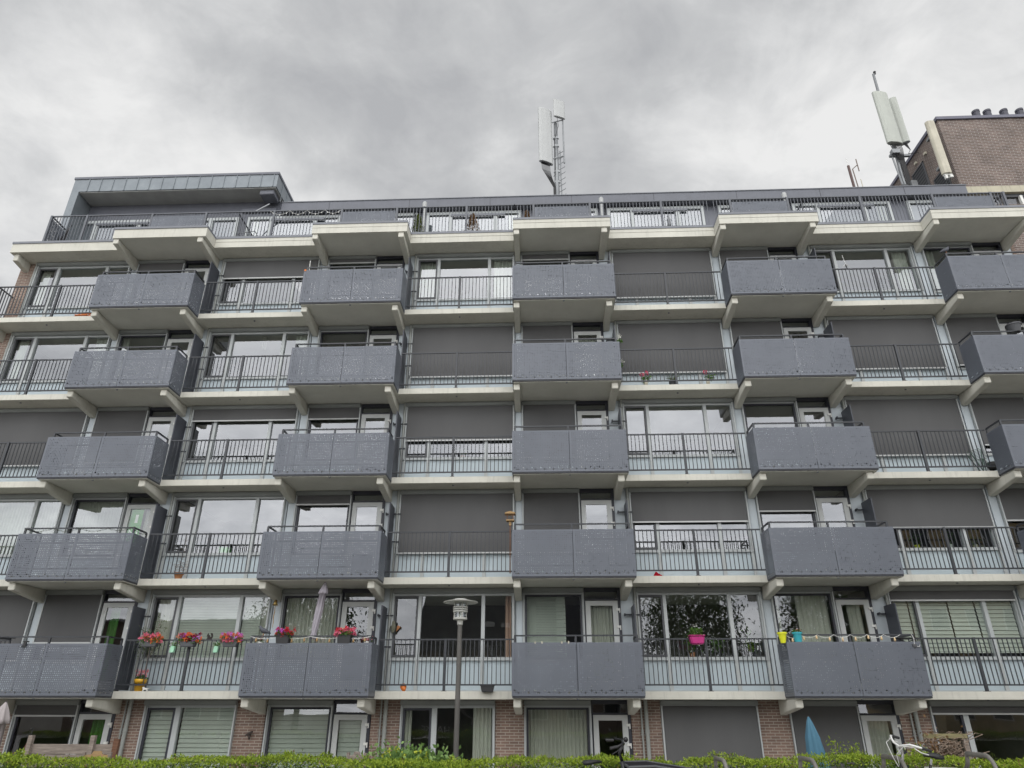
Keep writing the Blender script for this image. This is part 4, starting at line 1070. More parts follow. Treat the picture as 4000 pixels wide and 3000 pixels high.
# F1 box D: lemon and turquoise pots, folded arm at the right end, clip lamp at box A
def rail_pot(px, py, m_, label, h=.24, r0=.075, r1=.105):
    q = cp(3000, 1950, px, py, .10); 
    o = thing('flower_pot', MB().lathe([(r0,0),(r1,h-.04),(r1+.018,h-.04),(r1+.018,h),(r1,h),(r1*.9,h-.03)], 24).mesh('flower_pot', m_, smooth=False), (q.x, .12, base(1)+1.19), label, 'flower pot', 'bright pots on the right balcony')
    sub('soil', MB().lathe([(r1*.9,h-.03),(.01,h-.025)], 16).mesh('soil', SOIL), o)
    return o, h
o, h_ = rail_pot(135, 1240, LEMON, 'lemon yellow plastic pot straddling the balcony rail', .25, .06, .10); greens('foliage', 14, (.06,.05), h_-.02, h_+.03, .05, LEAF_C, o)
o, h_ = rail_pot(265, 1235, TURQ, 'turquoise plastic pot with small pink flowers beside the yellow one', .25, .085, .105)
greens('foliage', 90, (.10,.08), h_-.02, h_+.05, .05, LEAF_P, o); blossom('blossom', 60, (.12,.07), [SALM], h_+.02, h_+.07, .022, 8, None, o)
q = cp(3000, 1950, 1220, 1210, .2)
o = thing('folding_table', MB().box(-.24,.24,-.10,.18,0,.018).mesh('folding_table', BLACKP), (q.x-.05, .24, base(1)+1.30), 'black folding rail table at the right end of the bulb lit balcony', 'table')
sub('brace', MB().bar((-.2,0,-.01),(.2,.05,-.16),.02).bar((.2,0,-.01),(-.1,.05,-.14),.02).mesh('brace', BLACKP), o)
q = cp(3000, 2400, 1268, 268, -.02)
o = thing('battery_box', MB().box(-.05,.05,-.03,.0,-.035,.03).mesh('battery_box', GREYP, bevel=.006), (q.x, -.005, q.z), 'small dark battery box with white cable on the face of the right balcony', 'battery box')
sub('cable', MB().tube([(.0,-.01,.03),(.02,-.01,.15),(.0,.03,.26)], .006, 5).tube([(.04,-.02,-.02),(.10,-.02,-.03),(.13,-.02,.02)], .006, 5).mesh('cable', WHITE), o)
q = cp(0, 2400, 222, 262, 0)
o = thing('clamp_lamp', MB().box(-.06,.06,-.05,.04,.02,.05).mesh('clamp_lamp', BLACKP, bevel=.008), (q.x, -.005, base(1)+1.22), 'black clamp holder on the panel top at the lower left balcony', 'clamp')
sub('arm', MB().box(-.03,.03,-.045,-.005,-.09,.02).bar((-.03,-.02,-.02),(-.07,-.03,-.10),.02).mesh('arm', BLACKP), o)
q = cp(0, 2400, 40, 228, .2)
o = thing('airer', MB().box(-.25,.17,-.12,.12,0,.02).mesh('airer', BLACKP), (q.x, .22, base(1)+1.36), 'black folded rack lying on the rail at the lower left edge', 'rack')
sub('bar', MB().bar((-.2,-.1,-.02),(.1,-.1,-.06),.015).mesh('bar', BLACKP), o)

# F2: bird table, dead conifer, red bag, garland, numeral on the sill, green crate inside
q = cp(1000, 1950, 2195, 640, .70); qt = cp(1000, 1950, 2187, 190, .70)
o = thing('bird_table', MB().bar((0,0,0),(0,0,qt.z-q.z),.03).mesh('bird_table', WOODB), (q.x+.0, .715, q.z), 'tall orange brown wooden bird table fixed at the railing corner', 'bird table')
hz = qt.z-q.z
sub('tray', MB().box(-.11,.11,-.10,.10,hz,hz+.03).box(-.03,.03,-.03,.03,hz-.12,hz).mesh('tray', WOODL), o)
for sx in (-.08,.08):
    for sy in (-.07,.07): sub('post', MB().box(sx-.01,sx+.01,sy-.01,sy+.01,hz+.03,hz+.20).mesh('post', WOODB), o)
sub('roof', MB().prism_y([(-.15,hz+.19),(.15,hz+.19),(.13,hz+.225),(0,hz+.26),(-.13,hz+.225)], -.12, .12).mesh('roof', WOODL), o)
q = cp(0, 1950, 1535, 676, .95)
o = thing('dead_conifer', None, (q.x, .98, base(2)+.124), 'dried bare little conifer in a brown clay pot on the second floor', 'plant')
sub('pot', MB().lathe([(.08,0),(.115,.15),(.13,.15),(.13,.20),(.11,.20),(.1,.17)], 20).mesh('pot', TERRA), o)
mm = MB().tube([(0,0,.15),(.0,0,.75),(.02,0,1.28)], [.012,.008,.003], 6)
for i in range(34):
    z = .25+i*.028; a_ = i*2.4; L = .24*(1-(z-.2)/1.15)+.03
    mm.tube([(0,0,z),(L*math.cos(a_),L*math.sin(a_)*.7,z+.05)], [.005,.002], 4)
sub('stem', mm.mesh('stem', WOODG), o)
p = rng.normal(size=(150,3))*[.11,.08,.10]+[0,0,.34]; sub('foliage', leaves('foliage', LEAF_B, p, .05, aspect=4), o)
q = cp(2000, 1950, 1258, 650, .92)
o = thing('red_bag', MB().add([(-.11,-.07,0),(.12,-.07,0),(.12,.07,0),(-.11,.07,0),(-.10,-.08,.05),(.115,-.085,.04),(.10,.07,.06),(-.09,.07,.07),(-.03,0,.165),(.02,.0,.10)],
      [(0,3,2,1),(0,1,5,4),(1,2,6,5),(2,3,7,6),(3,0,4,7),(4,5,9,8),(5,6,9),(6,7,8,9),(7,4,8)]).mesh('red_bag', REDF, bevel=.008), (q.x, .95, base(2)+.124), 'crumpled red bag lying on the slab edge of the second floor', 'bag')
def garland(name, pts, label):
    o = thing(name, None, pts[0], label, 'garland'); p0 = Vector(pts[0]); w_ = []; lp = []
    for a_, c_ in zip(pts, pts[1:]):
        a_, c_ = Vector(a_)-p0, Vector(c_)-p0
        for i in range(8):
            t_ = i/8; v_ = a_.lerp(c_, t_)-Vector((0,0,.07*4*t_*(1-t_))); w_.append(v_)
            for _ in range(4): lp.append(v_+Vector(rng.normal(size=3)*.018))
    w_.append(Vector(pts[-1])-p0)
    sub('wire', MB().tube(w_, .005, 5).mesh('wire', CABLE), o); sub('foliage', leaves('foliage', LEAF_O, np.array(lp), .035, aspect=2.5), o)
z2 = base(2)
garland('garland', [(BA+.07,.10,z2+1.36),(BA+.85,.10,z2+1.36),(BA+1.6,.10,z2+1.36),(BA+2.4,.10,z2+1.36),(BA+3.10,.10,z2+1.38),(BA+3.11,.75,z2+1.36)], 'thin dried garland looped along the rail of the second floor balcony with the green flag')
q = cp(2000, 1950, 2015, 408, 1.66)
text('sill_numeral', '4', .27, (q.x-.08, 1.64, base(2)+.985), None, DARKF, depth=.03)
o = bpy.data.objects['sill_numeral']; o['label'] = 'dark figure 4 standing on the window sill above the pale blue panel'; o['category'] = 'numeral'
q = cp(0, 1950, 1945, 440, 1.75)
o = thing('storage_crate', MB().box(-.15,.15,-.1,.1,0,.16).box(-.165,.165,-.115,.115,.16,.19).mesh('storage_crate', mat('green plastic', (.16,.50,.14), .4), bevel=.008), (q.x, 1.78, base(2)+.98), 'bright green plastic crate standing behind the second floor window glass', 'crate')
# F3 green chair
q = cp(3000, 1300, 1850, 1190, 1.05)
o = thing('garden_chair', None, (q.x, 1.08, base(3)+.124), 'dark green slatted metal garden chair folded against the railing', 'chair')
GM = mat('dark green enamel', (.055,.10,.075), .45)
mm = MB()
for i in range(9): mm.bar((-.33+.02*i,-.12,.62-.035*i),(.05+.02*i,-.10,.74-.035*i),.012)
sub('backrest', mm.mesh('backrest', GM), o)
mm = MB()
for i in range(8): mm.bar((-.24+.03*i,-.14,.36-.03*i),(.10+.02*i,-.10,.44-.03*i),.012)
sub('seat', mm.mesh('seat', GM), o)
for a_, c_ in (((-.28,-.15,.66),(.02,-.1,0)),((.1,-.1,.72),(-.02,-.1,0)),((-.2,.1,.6),(.1,.1,0)),((.2,.08,.5),(.16,.05,0))): sub('leg', MB().tube([a_, c_], .014, 8).mesh('leg', GM), o)
q = cp(3000, 1300, 1905, 1090, 1.2)
o = thing('round_pot', MB().lathe([(.08,0),(.14,.1),(.12,.22),(.10,.22)], 18).mesh('round_pot', BLACKP, smooth=True), (q.x+.06, 1.22, base(3)+.30), 'round black pot on a stand behind the green garden chair', 'pot')
sub('stand', MB().lathe([(.09,-.176),(.09,-.16),(.02,-.15),(.02,0),(.09,.0)], 14).mesh('stand', BLACKP), o)
# F4 flowers on the slab
def vase(px, dx, mats, label, leaf=True):
    q = cp(2000, 1300, px, 440, .98)
    o = thing('flower_vase', MB().lathe([(.05,0),(.055,.28),(.045,.28)], 18).mesh('flower_vase', RADOMC), (q.x, 1.0, base(4)+.124), label, 'vase', 'vases on the fourth floor')
    greens('foliage', 60, (.11,.06), .24, .42, .09, LEAF_P, o, (dx,0,0), up=.1, droop=.4)
    for k, (ox, oz) in enumerate(((-.10,.46),(.05,.52)) if dx < .03 else ((-.05,.52),)):
        p = rng.normal(size=(70,3)); p = p/np.linalg.norm(p,axis=1)[:,None]*.05+[ox,0,oz]
        sub('blossom', leaves('blossom', mats, p, .035, aspect=1.1), o)
    return o
vase(1160, 0, [PINK], 'cream vase with two pink hydrangea heads left of the grass pot')
vase(1697, .06, [PINK], 'cream vase with one pink hydrangea head right of the grass pot')
q = cp(2000, 1300, 1395, 440, .98)
o = thing('grass_pot', MB().lathe([(.09,0),(.12,.17),(.13,.17),(.13,.20),(.115,.2)], 20).mesh('grass_pot', GREYP), (q.x, 1.0, base(4)+.124), 'grey pot of spiky grass between the two pink flower vases', 'plant')
mm = MB()
for i in range(46):
    a_ = rng.uniform(0, 6.28); L = rng.uniform(.12,.30)
    mm.tube([(0,0,.18),(L*.4*math.cos(a_),L*.4*math.sin(a_),.34),(L*math.cos(a_),L*math.sin(a_),.36+rng.uniform(-.05,.12))], [.006,.005,.001], 4)
sub('blade', mm.mesh('blade', LEAF_C), o)
def orchid(px, py, label):
    q = cp(2000, 1300, px, py, .6)
    o = thing('orchid', MB().tube([(0,0,0),(.02,0,.12),(.06,0,.24)], .006, 6).mesh('orchid', LEAF_P), (q.x, .60, q.z-.18), label, 'plant', 'white orchids at the fourth floor railing')
    greens('foliage', 24, (.05,.03), 0, .10, .10, LEAF_P, o)
    blossom('blossom', 40, (.07,.03), [WHTP], .17, .26, .04, 4, None, o)
    return o
orchid(925, 45, 'white orchid rising above the panel corner of the fourth floor balcony'); orchid(945, 255, 'white orchid at the lower edge of the fourth floor panel corner')
q = cp(3000, 600, 2160, 1560, .1)
o = thing('flower_pot', MB().lathe([(.13,0),(.19,.22),(.21,.22),(.21,.26),(.19,.26)], 22).mesh('flower_pot', GREYP), (q.x, .16, base(4)+1.36), 'round grey pot on the rail at the right edge, fourth floor', 'flower pot')
# orange chair, ground plane aerial, flag bits F5
q = cp(0, 600, 725, 1395, .95)
o = thing('folding_chair', None, (q.x, 1.0, base(5)+.124), 'orange metal folding chair behind the top left railing', 'chair')
sub('backrest', MB().box(-.2,.2,.08,.10,.28,.33).box(-.2,.2,.08,.10,.20,.24).mesh('backrest', ORANGE), o)
sub('seat', MB().box(-.2,.2,-.2,.1,.08,.10).mesh('seat', ORANGE), o)
for a_, c_ in (((-.2,.1,.34),(-.26,-.2,0)),((.2,.1,.34),(.14,-.2,0)),((-.2,-.2,.1),(-.14,.15,0)),((.2,-.2,.1),(.26,.15,0))): sub('leg', MB().bar(a_, c_, .02).mesh('leg', ORANGE), o)
q = cp(3000, 600, 682, 985, .80); ztip = cp(3000, 600, 640, 790, .8)
o = thing('ground_plane_aerial', MB().tube([(0,0,0),(-.02,0,.16)], .018, 8).mesh('ground_plane_aerial', BLACKP), (q.x, .80, base(5)+1.37), 'thin white whip aerial with splayed legs on the fifth floor railing', 'aerial')
sub('whip', MB().tube([(-.02,0,.16),(-.06,0,.52)], .007, 6).mesh('whip', WHITE), o)
for a_ in (0, 1.57, 3.14, 4.71): sub('radial', MB().tube([(-.02,0,.16),(-.02+.13*math.cos(a_),.13*math.sin(a_),.06)], .006, 6).mesh('radial', WHITE), o)
q = cp(1000, 600, 462, 985, .1)
thing('white_stick', MB().tube([(0,0,-.1),(-.01,0,.28)], .010, 6).mesh('white_stick', WHITE), (q.x, .12, q.z), 'thin white stick upright behind the fifth floor balcony corner', 'stick')
thing('orange_tag', MB().box(-.03,.03,-.012,-.001,-.025,.025).box(-.03,.03,-.012,.03,.025,.03).mesh('orange_tag', ORANGE), (BX[1]+.045, 0, base(5)+1.20), 'small orange tag at the top left corner of a fifth floor panel', 'tag')
# F6 conifers in pots
def conifer(px, mat_, h, label, r=.15):
    q = cp(*px, 1.0)
    o = thing('potted_conifer', None, (q.x, 1.05, z6+.25), label, 'plant', 'small conifers on the roof terrace')
    sub('pot', MB().lathe([(.12,0),(.16,.28),(.14,.28)], 18).mesh('pot', GREYP), o)
    n = 900; t_ = rng.random(n)**.8; a_ = rng.uniform(0,6.28,n); rr = 1.45*r*(1-t_)**.8*np.sqrt(rng.random(n))+.015
    sub('crown', leaves('crown', mat_, np.stack([rr*np.cos(a_), rr*np.sin(a_), .28+t_*h], 1), .08, aspect=3.5, up=1.1), o)
conifer((1000, 600, 1400, 600), LEAF_C, .80, 'green pointed conifer beside the pale vent pipe on the roof terrace', .17)
conifer((1000, 600, 1872, 600), LEAF_B, .78, 'withered brown conifer in the middle of the roof terrace railing', .19)
conifer((2000, 600, 128, 520), LEAF_B, .85, 'small withered brown conifer left of the terrace panel over the middle', .12)
q = cp(0, 600, 548, 610, 1.2)
o = thing('sun_chair', None, (q.x, 1.3, z6+.25), 'dark folded sun chair leaning at the left end of the roof terrace', 'chair')
sub('cloth', MB().add([(-.12,0,.35),(.16,0,.55),(.20,.05,1.28),(.10,.05,1.15)], [(0,1,2,3)]).mesh('cloth', BLACKP), o)
sub('leg', MB().bar((-.2,0,.9),(.2,0,0),.03).mesh('leg', BLACKP), o); sub('leg', MB().bar((.22,.03,1.3),(-.15,0,0),.03).mesh('leg', BLACKP), o)
q = cp(0, 600, 2150, 640, 1.4)
o = thing('drying_rack', MB().bar((-.3,0,.7),(.3,0,.78),.02).bar((-.3,.4,.7),(.3,.4,.78),.02).bar((-.3,0,.7),(-.3,.4,.7),.02).bar((.3,0,.78),(.3,.4,.78),.02).mesh('drying_rack', STEEL), (q.x, 1.3, z6+.25), 'steel drying rack behind the roof terrace railing under the awning arm', 'rack')
for a_, c_ in (((-.3,.2,.7),(.1,.0,0)),((.3,.2,.78),(-.1,.0,0))): sub('leg', MB().bar(a_, c_, .02).mesh('leg', STEEL), o)
q = cp(2000, 600, 1357, 600, 1.2)
o = thing('garden_figure', MB().lathe([(.05,0),(.07,.06),(.05,.2),(.07,.3),(.03,.38),(.045,.44),(.0,.5)], 14).mesh('garden_figure', STEEL, smooth=True), (q.x, 1.2, z6+.72), 'small grey garden figure on a stand behind the roof terrace bars', 'figure')
sub('stand', MB().tube([(0,0,-.47),(0,0,.0)], .05, 10).mesh('stand', STEEL), o)

# jellyfish lamp in a fourth floor window, plants on sills
q = cp(1000, 1300, 80, 60, 1.9)
o = thing('pendant_lamp', MB().lathe([(.03,.10),(.08,.07),(.09,0),(.07,-.03)], 16).mesh('pendant_lamp', mat('paper shade', (.7,.68,.6), .6), smooth=True), q, 'pale pendant lamp with hanging ribbons behind a fourth floor window', 'lamp')
mm = MB()
for i in range(6): a_ = i*1.05; mm.tube([(.06*math.cos(a_),.06*math.sin(a_),-.02),(.07*math.cos(a_),.07*math.sin(a_),-.2),(.05*math.cos(a_+.5),.05*math.sin(a_+.5),-.38)], .008, 5)
sub('ribbon', mm.mesh('ribbon', MATS['paper shade']), o)
def sill_plant(x, k, m_, label, h=.3, n=70):
    o = thing('house_plant', MB().lathe([(.06,0),(.075,.12),(.065,.12)], 16).mesh('house_plant', m_), (x, 1.75, base(k)+.98), label, 'plant', 'house plants on window sills')
    p = rng.normal(size=(n,3))*[.09,.05,h*.28]+[0,0,.14+h*.5]; sub('foliage', leaves('foliage', LEAF_P, p, .11, aspect=3, up=.5, droop=.3), o)
sill_plant(BX[2]+4.75, 1, TERRA, 'leafy plant in a terracotta pot behind the window below the magenta planter', .5, 120)
sill_plant(BX[2]+5.45, 1, BLACKP, 'leafy plant in a black pot behind the first floor window right of the magenta planter', .35)
sill_plant(BX[2]+6.35, 1, BLACKP, 'spiky plant in a black pot at the right end of the first floor window', .5, 110)
sill_plant(BX[3]+4.6, 2, LEMON, 'plant in a yellow pot behind the second floor window at right, leftmost of three', .4)
sill_plant(BX[3]+5.5, 2, WHITE, 'plant in a white pot behind the second floor window at right, middle of three', .4)
sill_plant(BX[3]+6.2, 2, RADOMC, 'plant in a cream pot behind the second floor window at right, rightmost of three', .4)
sill_plant(BX[1]+5.1, 3, TERRA, 'plant in a terracotta pot behind the half screened third floor window', .35)

# ------------------------------------------------------------------ street lamp
q = at(1791, 2955, -3.6); L = at(1800, 2340, -3.6)
sx, sy = L.x, -3.6; zb0 = GARD+.0
px_, zt_ = L.x, L.z
lamp = thing('street_lamp', None, (sx, sy, zb0), 'grey street lamp with a white disc top and ringed glass lantern behind the hedge', 'street lamp')
zl = at(1800, 2420, sy).z                    # bottom of lantern
sub('pole', MB().tube([(0,0,0),(0,0,.95)], .075, 14).tube([(0,0,.95),(0,0,zl-zb0-.08)], [.052,.045], 14).lathe([(.078,.93),(.078,.99),(.05,1.02)], 14).mesh('pole', mat('lamp post paint', (.10,.095,.088), .5), smooth=False), lamp)
LW = mat('lamp white enamel', (.48,.48,.45), .4)
hh = zt_-zl
sub('collar', MB().lathe([(.055,zl-zb0-.10),(.06,zl-zb0-.02),(.14,zl-zb0),(.14,zl-zb0+.035),(.05,zl-zb0+.05)], 22).mesh('collar', LW), lamp)
sub('glass', MB().lathe([(.105,zl-zb0+.04),(.105,zl-zb0+hh*.80)], 18).mesh('glass', GLASSD), lamp)
sub('bulb', MB().tube([(0,0,zl-zb0+.05),(0,0,zl-zb0+hh*.62)], .03, 10).mesh('bulb', WHITE), lamp)
for i, f in enumerate((.36,.46,.56)): sub('ring', MB().lathe([(.105,zl-zb0+hh*f),(.15,zl-zb0+hh*f-.004),(.15,zl-zb0+hh*f+.022),(.105,zl-zb0+hh*f+.026)], 24).mesh('ring', LW), lamp)
for a_ in (.4, 1.97, 3.54, 5.11): sub('strut', MB().tube([(.125*math.cos(a_),.125*math.sin(a_),zl-zb0+.03),(.125*math.cos(a_),.125*math.sin(a_),zl-zb0+hh*.84)], .012, 6).mesh('strut', LW), lamp)
zz = zl-zb0
sub('hat', MB().lathe([(.11,zz+hh*.80),(.345,zz+hh*.82),(.35,zz+hh*.85),(.20,zz+hh*.93),(.12,zz+hh*.95),(.12,zz+hh*1.0),(.05,zz+hh*1.02)], 36).mesh('hat', LW, smooth=False), lamp)

# ------------------------------------------------------------------ hedge
def hedge():
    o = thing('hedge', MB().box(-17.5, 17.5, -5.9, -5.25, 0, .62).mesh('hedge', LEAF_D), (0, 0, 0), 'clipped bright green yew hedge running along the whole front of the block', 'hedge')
    def top(x): return .765+.035*np.sin(x*1.3)+.02*np.sin(x*3.7+1)+.045*(x > 3)
    n = 64000
    x = rng.uniform(-17.5, 17.5, n); kind = rng.random(n)
    y = np.where(kind < .62, rng.uniform(-6.0, -5.15, n), np.where(kind < .95, -6.0+rng.normal(size=n)*.05, -5.15))
    z = np.where(kind < .62, top(x)-rng.random(n)**2*.16, rng.uniform(.35, 1, n)*top(x))
    # young shoots stand up out of the clipped top in tufts
    tuft = rng.uniform(-17.5, 17.5, 240)
    m_ = 70
    tx = np.repeat(tuft, m_)+rng.normal(size=240*m_)*.055; hgt = np.repeat(rng.random(240)**2.2*.11+.01, m_)
    tz = top(np.repeat(tuft, m_))+rng.random(240*m_)*hgt-.03; ty = np.repeat(rng.uniform(-5.9, -5.2, 240), m_)+rng.normal(size=240*m_)*.05
    P_ = np.concatenate([np.stack([x,y,z],1), np.stack([tx,ty,tz],1)])
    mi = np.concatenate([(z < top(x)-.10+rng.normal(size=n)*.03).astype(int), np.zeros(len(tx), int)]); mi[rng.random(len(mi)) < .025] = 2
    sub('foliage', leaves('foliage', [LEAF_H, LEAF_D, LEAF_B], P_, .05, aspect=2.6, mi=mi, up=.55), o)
hedge()
q = cp(1000, 2400, 1330, 1180, -4.6)
o = thing('flowering_shrub', None, (q.x, -4.6, GARD+.1), 'rounded shrub with yellow green flower heads rising just behind the hedge', 'shrub')
sub('stem', MB().tube([(0,0,0),(0,0,1.4)], .02, 6).mesh('stem', WOODG), o)
zz = q.z-GARD-.1
p = rng.normal(size=(2600,3))*[.33,.18,.12]+[0,0,zz-.24]; sub('foliage', leaves('foliage', leaf_mat('broad leaf', (.12,.22,.06), (.26,.40,.13)), p, .085, aspect=1.7, up=.6), o)
blossom('blossom', 300, (.5,.2), [YELF], zz-.18, zz+.02, .045, 16, None, o)
def wildshrub(x, y, zt__, label, n=300, sp=(.12,.1,.12)):
    o = thing('hedge_shoot', None, (x, y, 0), label, 'shoot', 'tall shoots on the hedge')
    sub('stem', MB().tube([(0,0,.6),(.01,0,zt__)], .006, 5).mesh('stem', WOODG), o)
    p = rng.normal(size=(n,3))*sp+[0,0,zt__-.12]; sub('foliage', leaves('foliage', LEAF_H, p, .05, aspect=2.6, up=.7), o)
for x_, y_, lab, n in ((570, 1100, 'tall thin shoot rising from the hedge in front of the blue cover', 90), (740, 1150, 'bushy shoot rising from the hedge right of the blue cover', 180), (1260, 1180, 'bushy shoot rising from the hedge beside the white handlebars', 260)):
    q = cp(3000, 2400, x_, y_, -5.5); wildshrub(q.x, -5.5, q.z, lab, n, (.06,.05,.08) if n < 200 else (.11,.08,.09))

# ------------------------------------------------------------------ behind the hedge: fence, parasols, chairs, trellis
zg = GARD+.02
f0 = at(120, 2905, -1.1); f1 = at(470, 2905, -1.1); ftop = f0.z
o = thing('wooden_fence', None, (f0.x, -1.1, zg), 'weathered board fence of grey planks and posts before the left ground floor window', 'fence')
hF = ftop-zg
for i in range(8):
    z0 = hF-.205*(i+1)
    if z0 < -.1: break
    sub('plank', MB().box(.02, f1.x-f0.x, -.012, .012, max(.02, z0+.006), z0+.2).mesh('plank', WOODG), o)
for x_, ex in ((.02,.17),(1.45,.17)): sub('post', MB().box(x_-.05, x_+.05, -.10, -.012, 0, hF+ex).mesh('post', WOODG), o)
sub('post', MB().box(f1.x-f0.x-.12, f1.x-f0.x, -.09, -.012, 0, hF+.1).mesh('post', WOODB, bevel=.004), o, label='brown stained end post')
q = cp(0, 2400, 60, 760, -1.3)
closed_parasol('closed_parasol', (q.x-.12, -1.3, zg), q.z-zg, fabric_mat('pale mauve cloth', (.42,.38,.38)), 'closed pale mauve parasol at the lower left edge before the brick pier', .6, .17, (.05,0))
def garden_chair(x0, y0, z_top, w_, label, lattice=True, tilt=0):
    o = thing('garden_chair', None, (x0, y0, zg), label, 'chair', 'wooden garden chairs behind the hedge', (0,0,tilt))
    H_ = z_top-zg; ws = WOODG
    for x_ in (-w_/2, w_/2): sub('leg', MB().box(x_-.03, x_+.03, -.02, .03, 0, H_).mesh('leg', ws), o)
    sub('seat', MB().box(-w_/2, w_/2, -.45, 0, .40, .44).mesh('seat', ws), o)
    for x_ in (-w_/2, w_/2): sub('leg', MB().box(x_-.03, x_+.03, -.45, -.40, 0, .40).mesh('leg', ws), o)
    m_ = MB().prism_y([(-w_/2+.03,H_-.14),(w_/2-.03,H_-.14),(w_/2-.03,H_-.06),(w_*.2,H_-.04),(w_*.14,H_+.02),(-w_*.14,H_+.02),(-w_*.2,H_-.04),(-w_/2+.03,H_-.06)], -.01, .02)
    sub('top_rail', m_.mesh('top_rail', WOODL if lattice else ws), o)
    m_ = MB(); n = 5
    for i in range(n):
        a_ = -w_/2+.05+(w_-.1)*i/n
        if lattice:
            m_.bar((a_,0,.5),(a_+.16,0,H_-.14),.025,.012); m_.bar((a_+.16,.012,.5),(a_,.012,H_-.14),.025,.012)
        else: m_.box(a_, a_+.04, 0, .015, .46, H_-.1)
    sub('slat', m_.mesh('slat', ws), o)
q = cp(0, 2400, 842, 1190, -1.6); garden_chair(q.x, -1.6, q.z, .58, 'wooden garden chair with a lattice back in front of the board fence')
q = cp(1000, 2400, 872, 1195, -1.8); garden_chair(q.x, -1.8, q.z, .42, 'wooden slatted chair back showing over the hedge below a glazed door', False, R(-20))
q = cp(3000, 2400, 365, 885, -.4); 
closed_parasol('covered_parasol', (q.x+.08, -.4, zg), q.z-zg, BLUEC, 'parasol wrapped in a translucent blue cover before a closed dark screen', .2, .155, (-.06,0), valance=False)
t0, t1 = cp(3000, 2400, 1340, 1030, -.8), cp(3000, 2400, 1715, 1045, -.8)
o = thing('trellis', None, (t0.x, -.8, zg), 'mossy wooden trellis frame tangled with dry brown vine at lower right', 'trellis')
wT = t1.x-t0.x; hT = t0.z-zg
sub('rail', MB().box(0, wT, -.03, .03, hT-.09, hT).mesh('rail', wood_mat('mossy wood', (.16,.14,.07), (.30,.27,.14))), o)
for x_ in (.0, wT-.1): sub('post', MB().box(x_, x_+.1, -.02, .05, 0, hT-.09).mesh('post', MATS.get('x') or WOODG), o)
mm = MB()
for i in range(130):
    c_ = np.array([rng.uniform(.1, wT-.1), rng.normal()*.07, rng.uniform(hT-.75, hT-.10)]); pts = [c_]
    for s_ in range(4): c_ = c_+np.array([rng.normal()*.14, rng.normal()*.04, rng.normal()*.09]); c_[2] = min(c_[2], hT+.04); pts.append(c_)
    mm.tube(pts, .008, 4)
sub('vine', mm.mesh('vine', wood_mat('dry vine', (.15,.10,.07), (.34,.27,.21))), o)
p = rng.normal(size=(260,3))*[.22,.06,.2]+[wT*.22,0,hT-.35]; sub('foliage', leaves('foliage', LEAF_B, p, .07, aspect=1.5), o)
q = cp(0, 2400, 2150, 1035, 1.38)
o = thing('wall_figure', MB().sphere((0,0,0), .05).tube([(0,0,0),(.1,-.03,.06)], [.045,.02], 8).tube([(0,0,0),(-.08,-.05,-.03)], [.04,.01], 8).tube([(.02,0,-.02),(.03,-.02,-.12)], [.035,.02], 8).mesh('wall_figure', mat('dark bronze', (.04,.03,.025), .6), smooth=True), q, 'small dark bronze animal figure fixed on a brick pier', 'figure')
q = cp(0, 2400, 208, 1200, -.6)
o = thing('lantern', MB().box(-.05,.05,-.05,.05,0,.16).mesh('lantern', WHITE, bevel=.01), q-Vector((0,0,.1)), 'small lantern with a white pane hanging left of the board fence', 'lantern')
sub('roof', MB().lathe([(.07,.16),(.03,.26),(.005,.32)], 4).mesh('roof', mat('rust', (.12,.05,.035), .8)), o)
sub('hanger', MB().tube([(0,0,.3),(0,0,.6),(.02,.05,.62)], .006, 5).tube([(.02,.05,.62),(.02,.05,-(q.z-.1-zg))], .012, 6).mesh('hanger', BLACKP), o)

# ------------------------------------------------------------------ bicycle stands and bicycles
def stand(px, py, label):
    q = at(px, py, -7.1)
    pts = [(0,.42,0)]+[(0,.42,.62)]+[(0,.42-.17*math.sin(a_),.62+.17*(1-math.cos(a_))) for a_ in np.linspace(.3,1.57,5)]
    pts += [(0,-.05,.79)]+[(0,-.2-.2*math.sin(a_),.59+.2*math.cos(a_)) for a_ in np.linspace(.1,1.2,5)]+[(0,-.50,0)]
    o = thing('bicycle_stand', cached('hoop', lambda: MB().tube(pts, .027, 12).mesh('bicycle_stand', mat('weathered steel tube', (.17,.16,.145), .55, var=.2, vscale=8), smooth=True)), (q.x, -7.1, 0), label, 'bicycle stand', 'steel bicycle stands before the hedge')
    o.scale.z = q.z/.79 if .7 < q.z/.79 < 1.3 else 1
stand(2810, 2966, 'steel hoop bicycle stand right of the black cargo bicycle')
stand(3148, 2965, 'steel hoop bicycle stand in front of the blue cover')
stand(3480, 2958, 'steel hoop bicycle stand just left of the white handlebars')
stand(3815, 2948, 'steel hoop bicycle stand right of the grey pannier bags')
TYRE = mat('tyre rubber', (.02,.02,.02), .8); CHROME = mat('chrome', (.6,.6,.6), .2, metal=1); BKF = mat('black bicycle paint', (.012,.012,.014), .25); SADD = mat('saddle vinyl', (.02,.02,.022), .5)
def torus(R_, r, n=40, m_=8):
    return MB().tube([(R_*math.cos(2*math.pi*i/n), 0, R_*math.sin(2*math.pi*i/n)) for i in range(n+1)], r, m_, cap=False)
def wheel(o, x, Rw=.34):
    w_ = sub('wheel', torus(Rw-.015, .019).mesh('wheel', TYRE, smooth=True), o, (x, 0, Rw))
    sub('rim', torus(Rw-.04, .011).mesh('rim', CHROME, smooth=True), w_)
    m_ = MB().tube([(0,-.04,0),(0,.04,0)], .02, 8)
    for i in range(18): a_ = i*math.pi/9; m_.tube([(0,.02*(-1)**i,0),((Rw-.04)*math.cos(a_),0,(Rw-.04)*math.sin(a_))], .0018, 4)
    sub('spoke', m_.mesh('spoke', CHROME), w_)
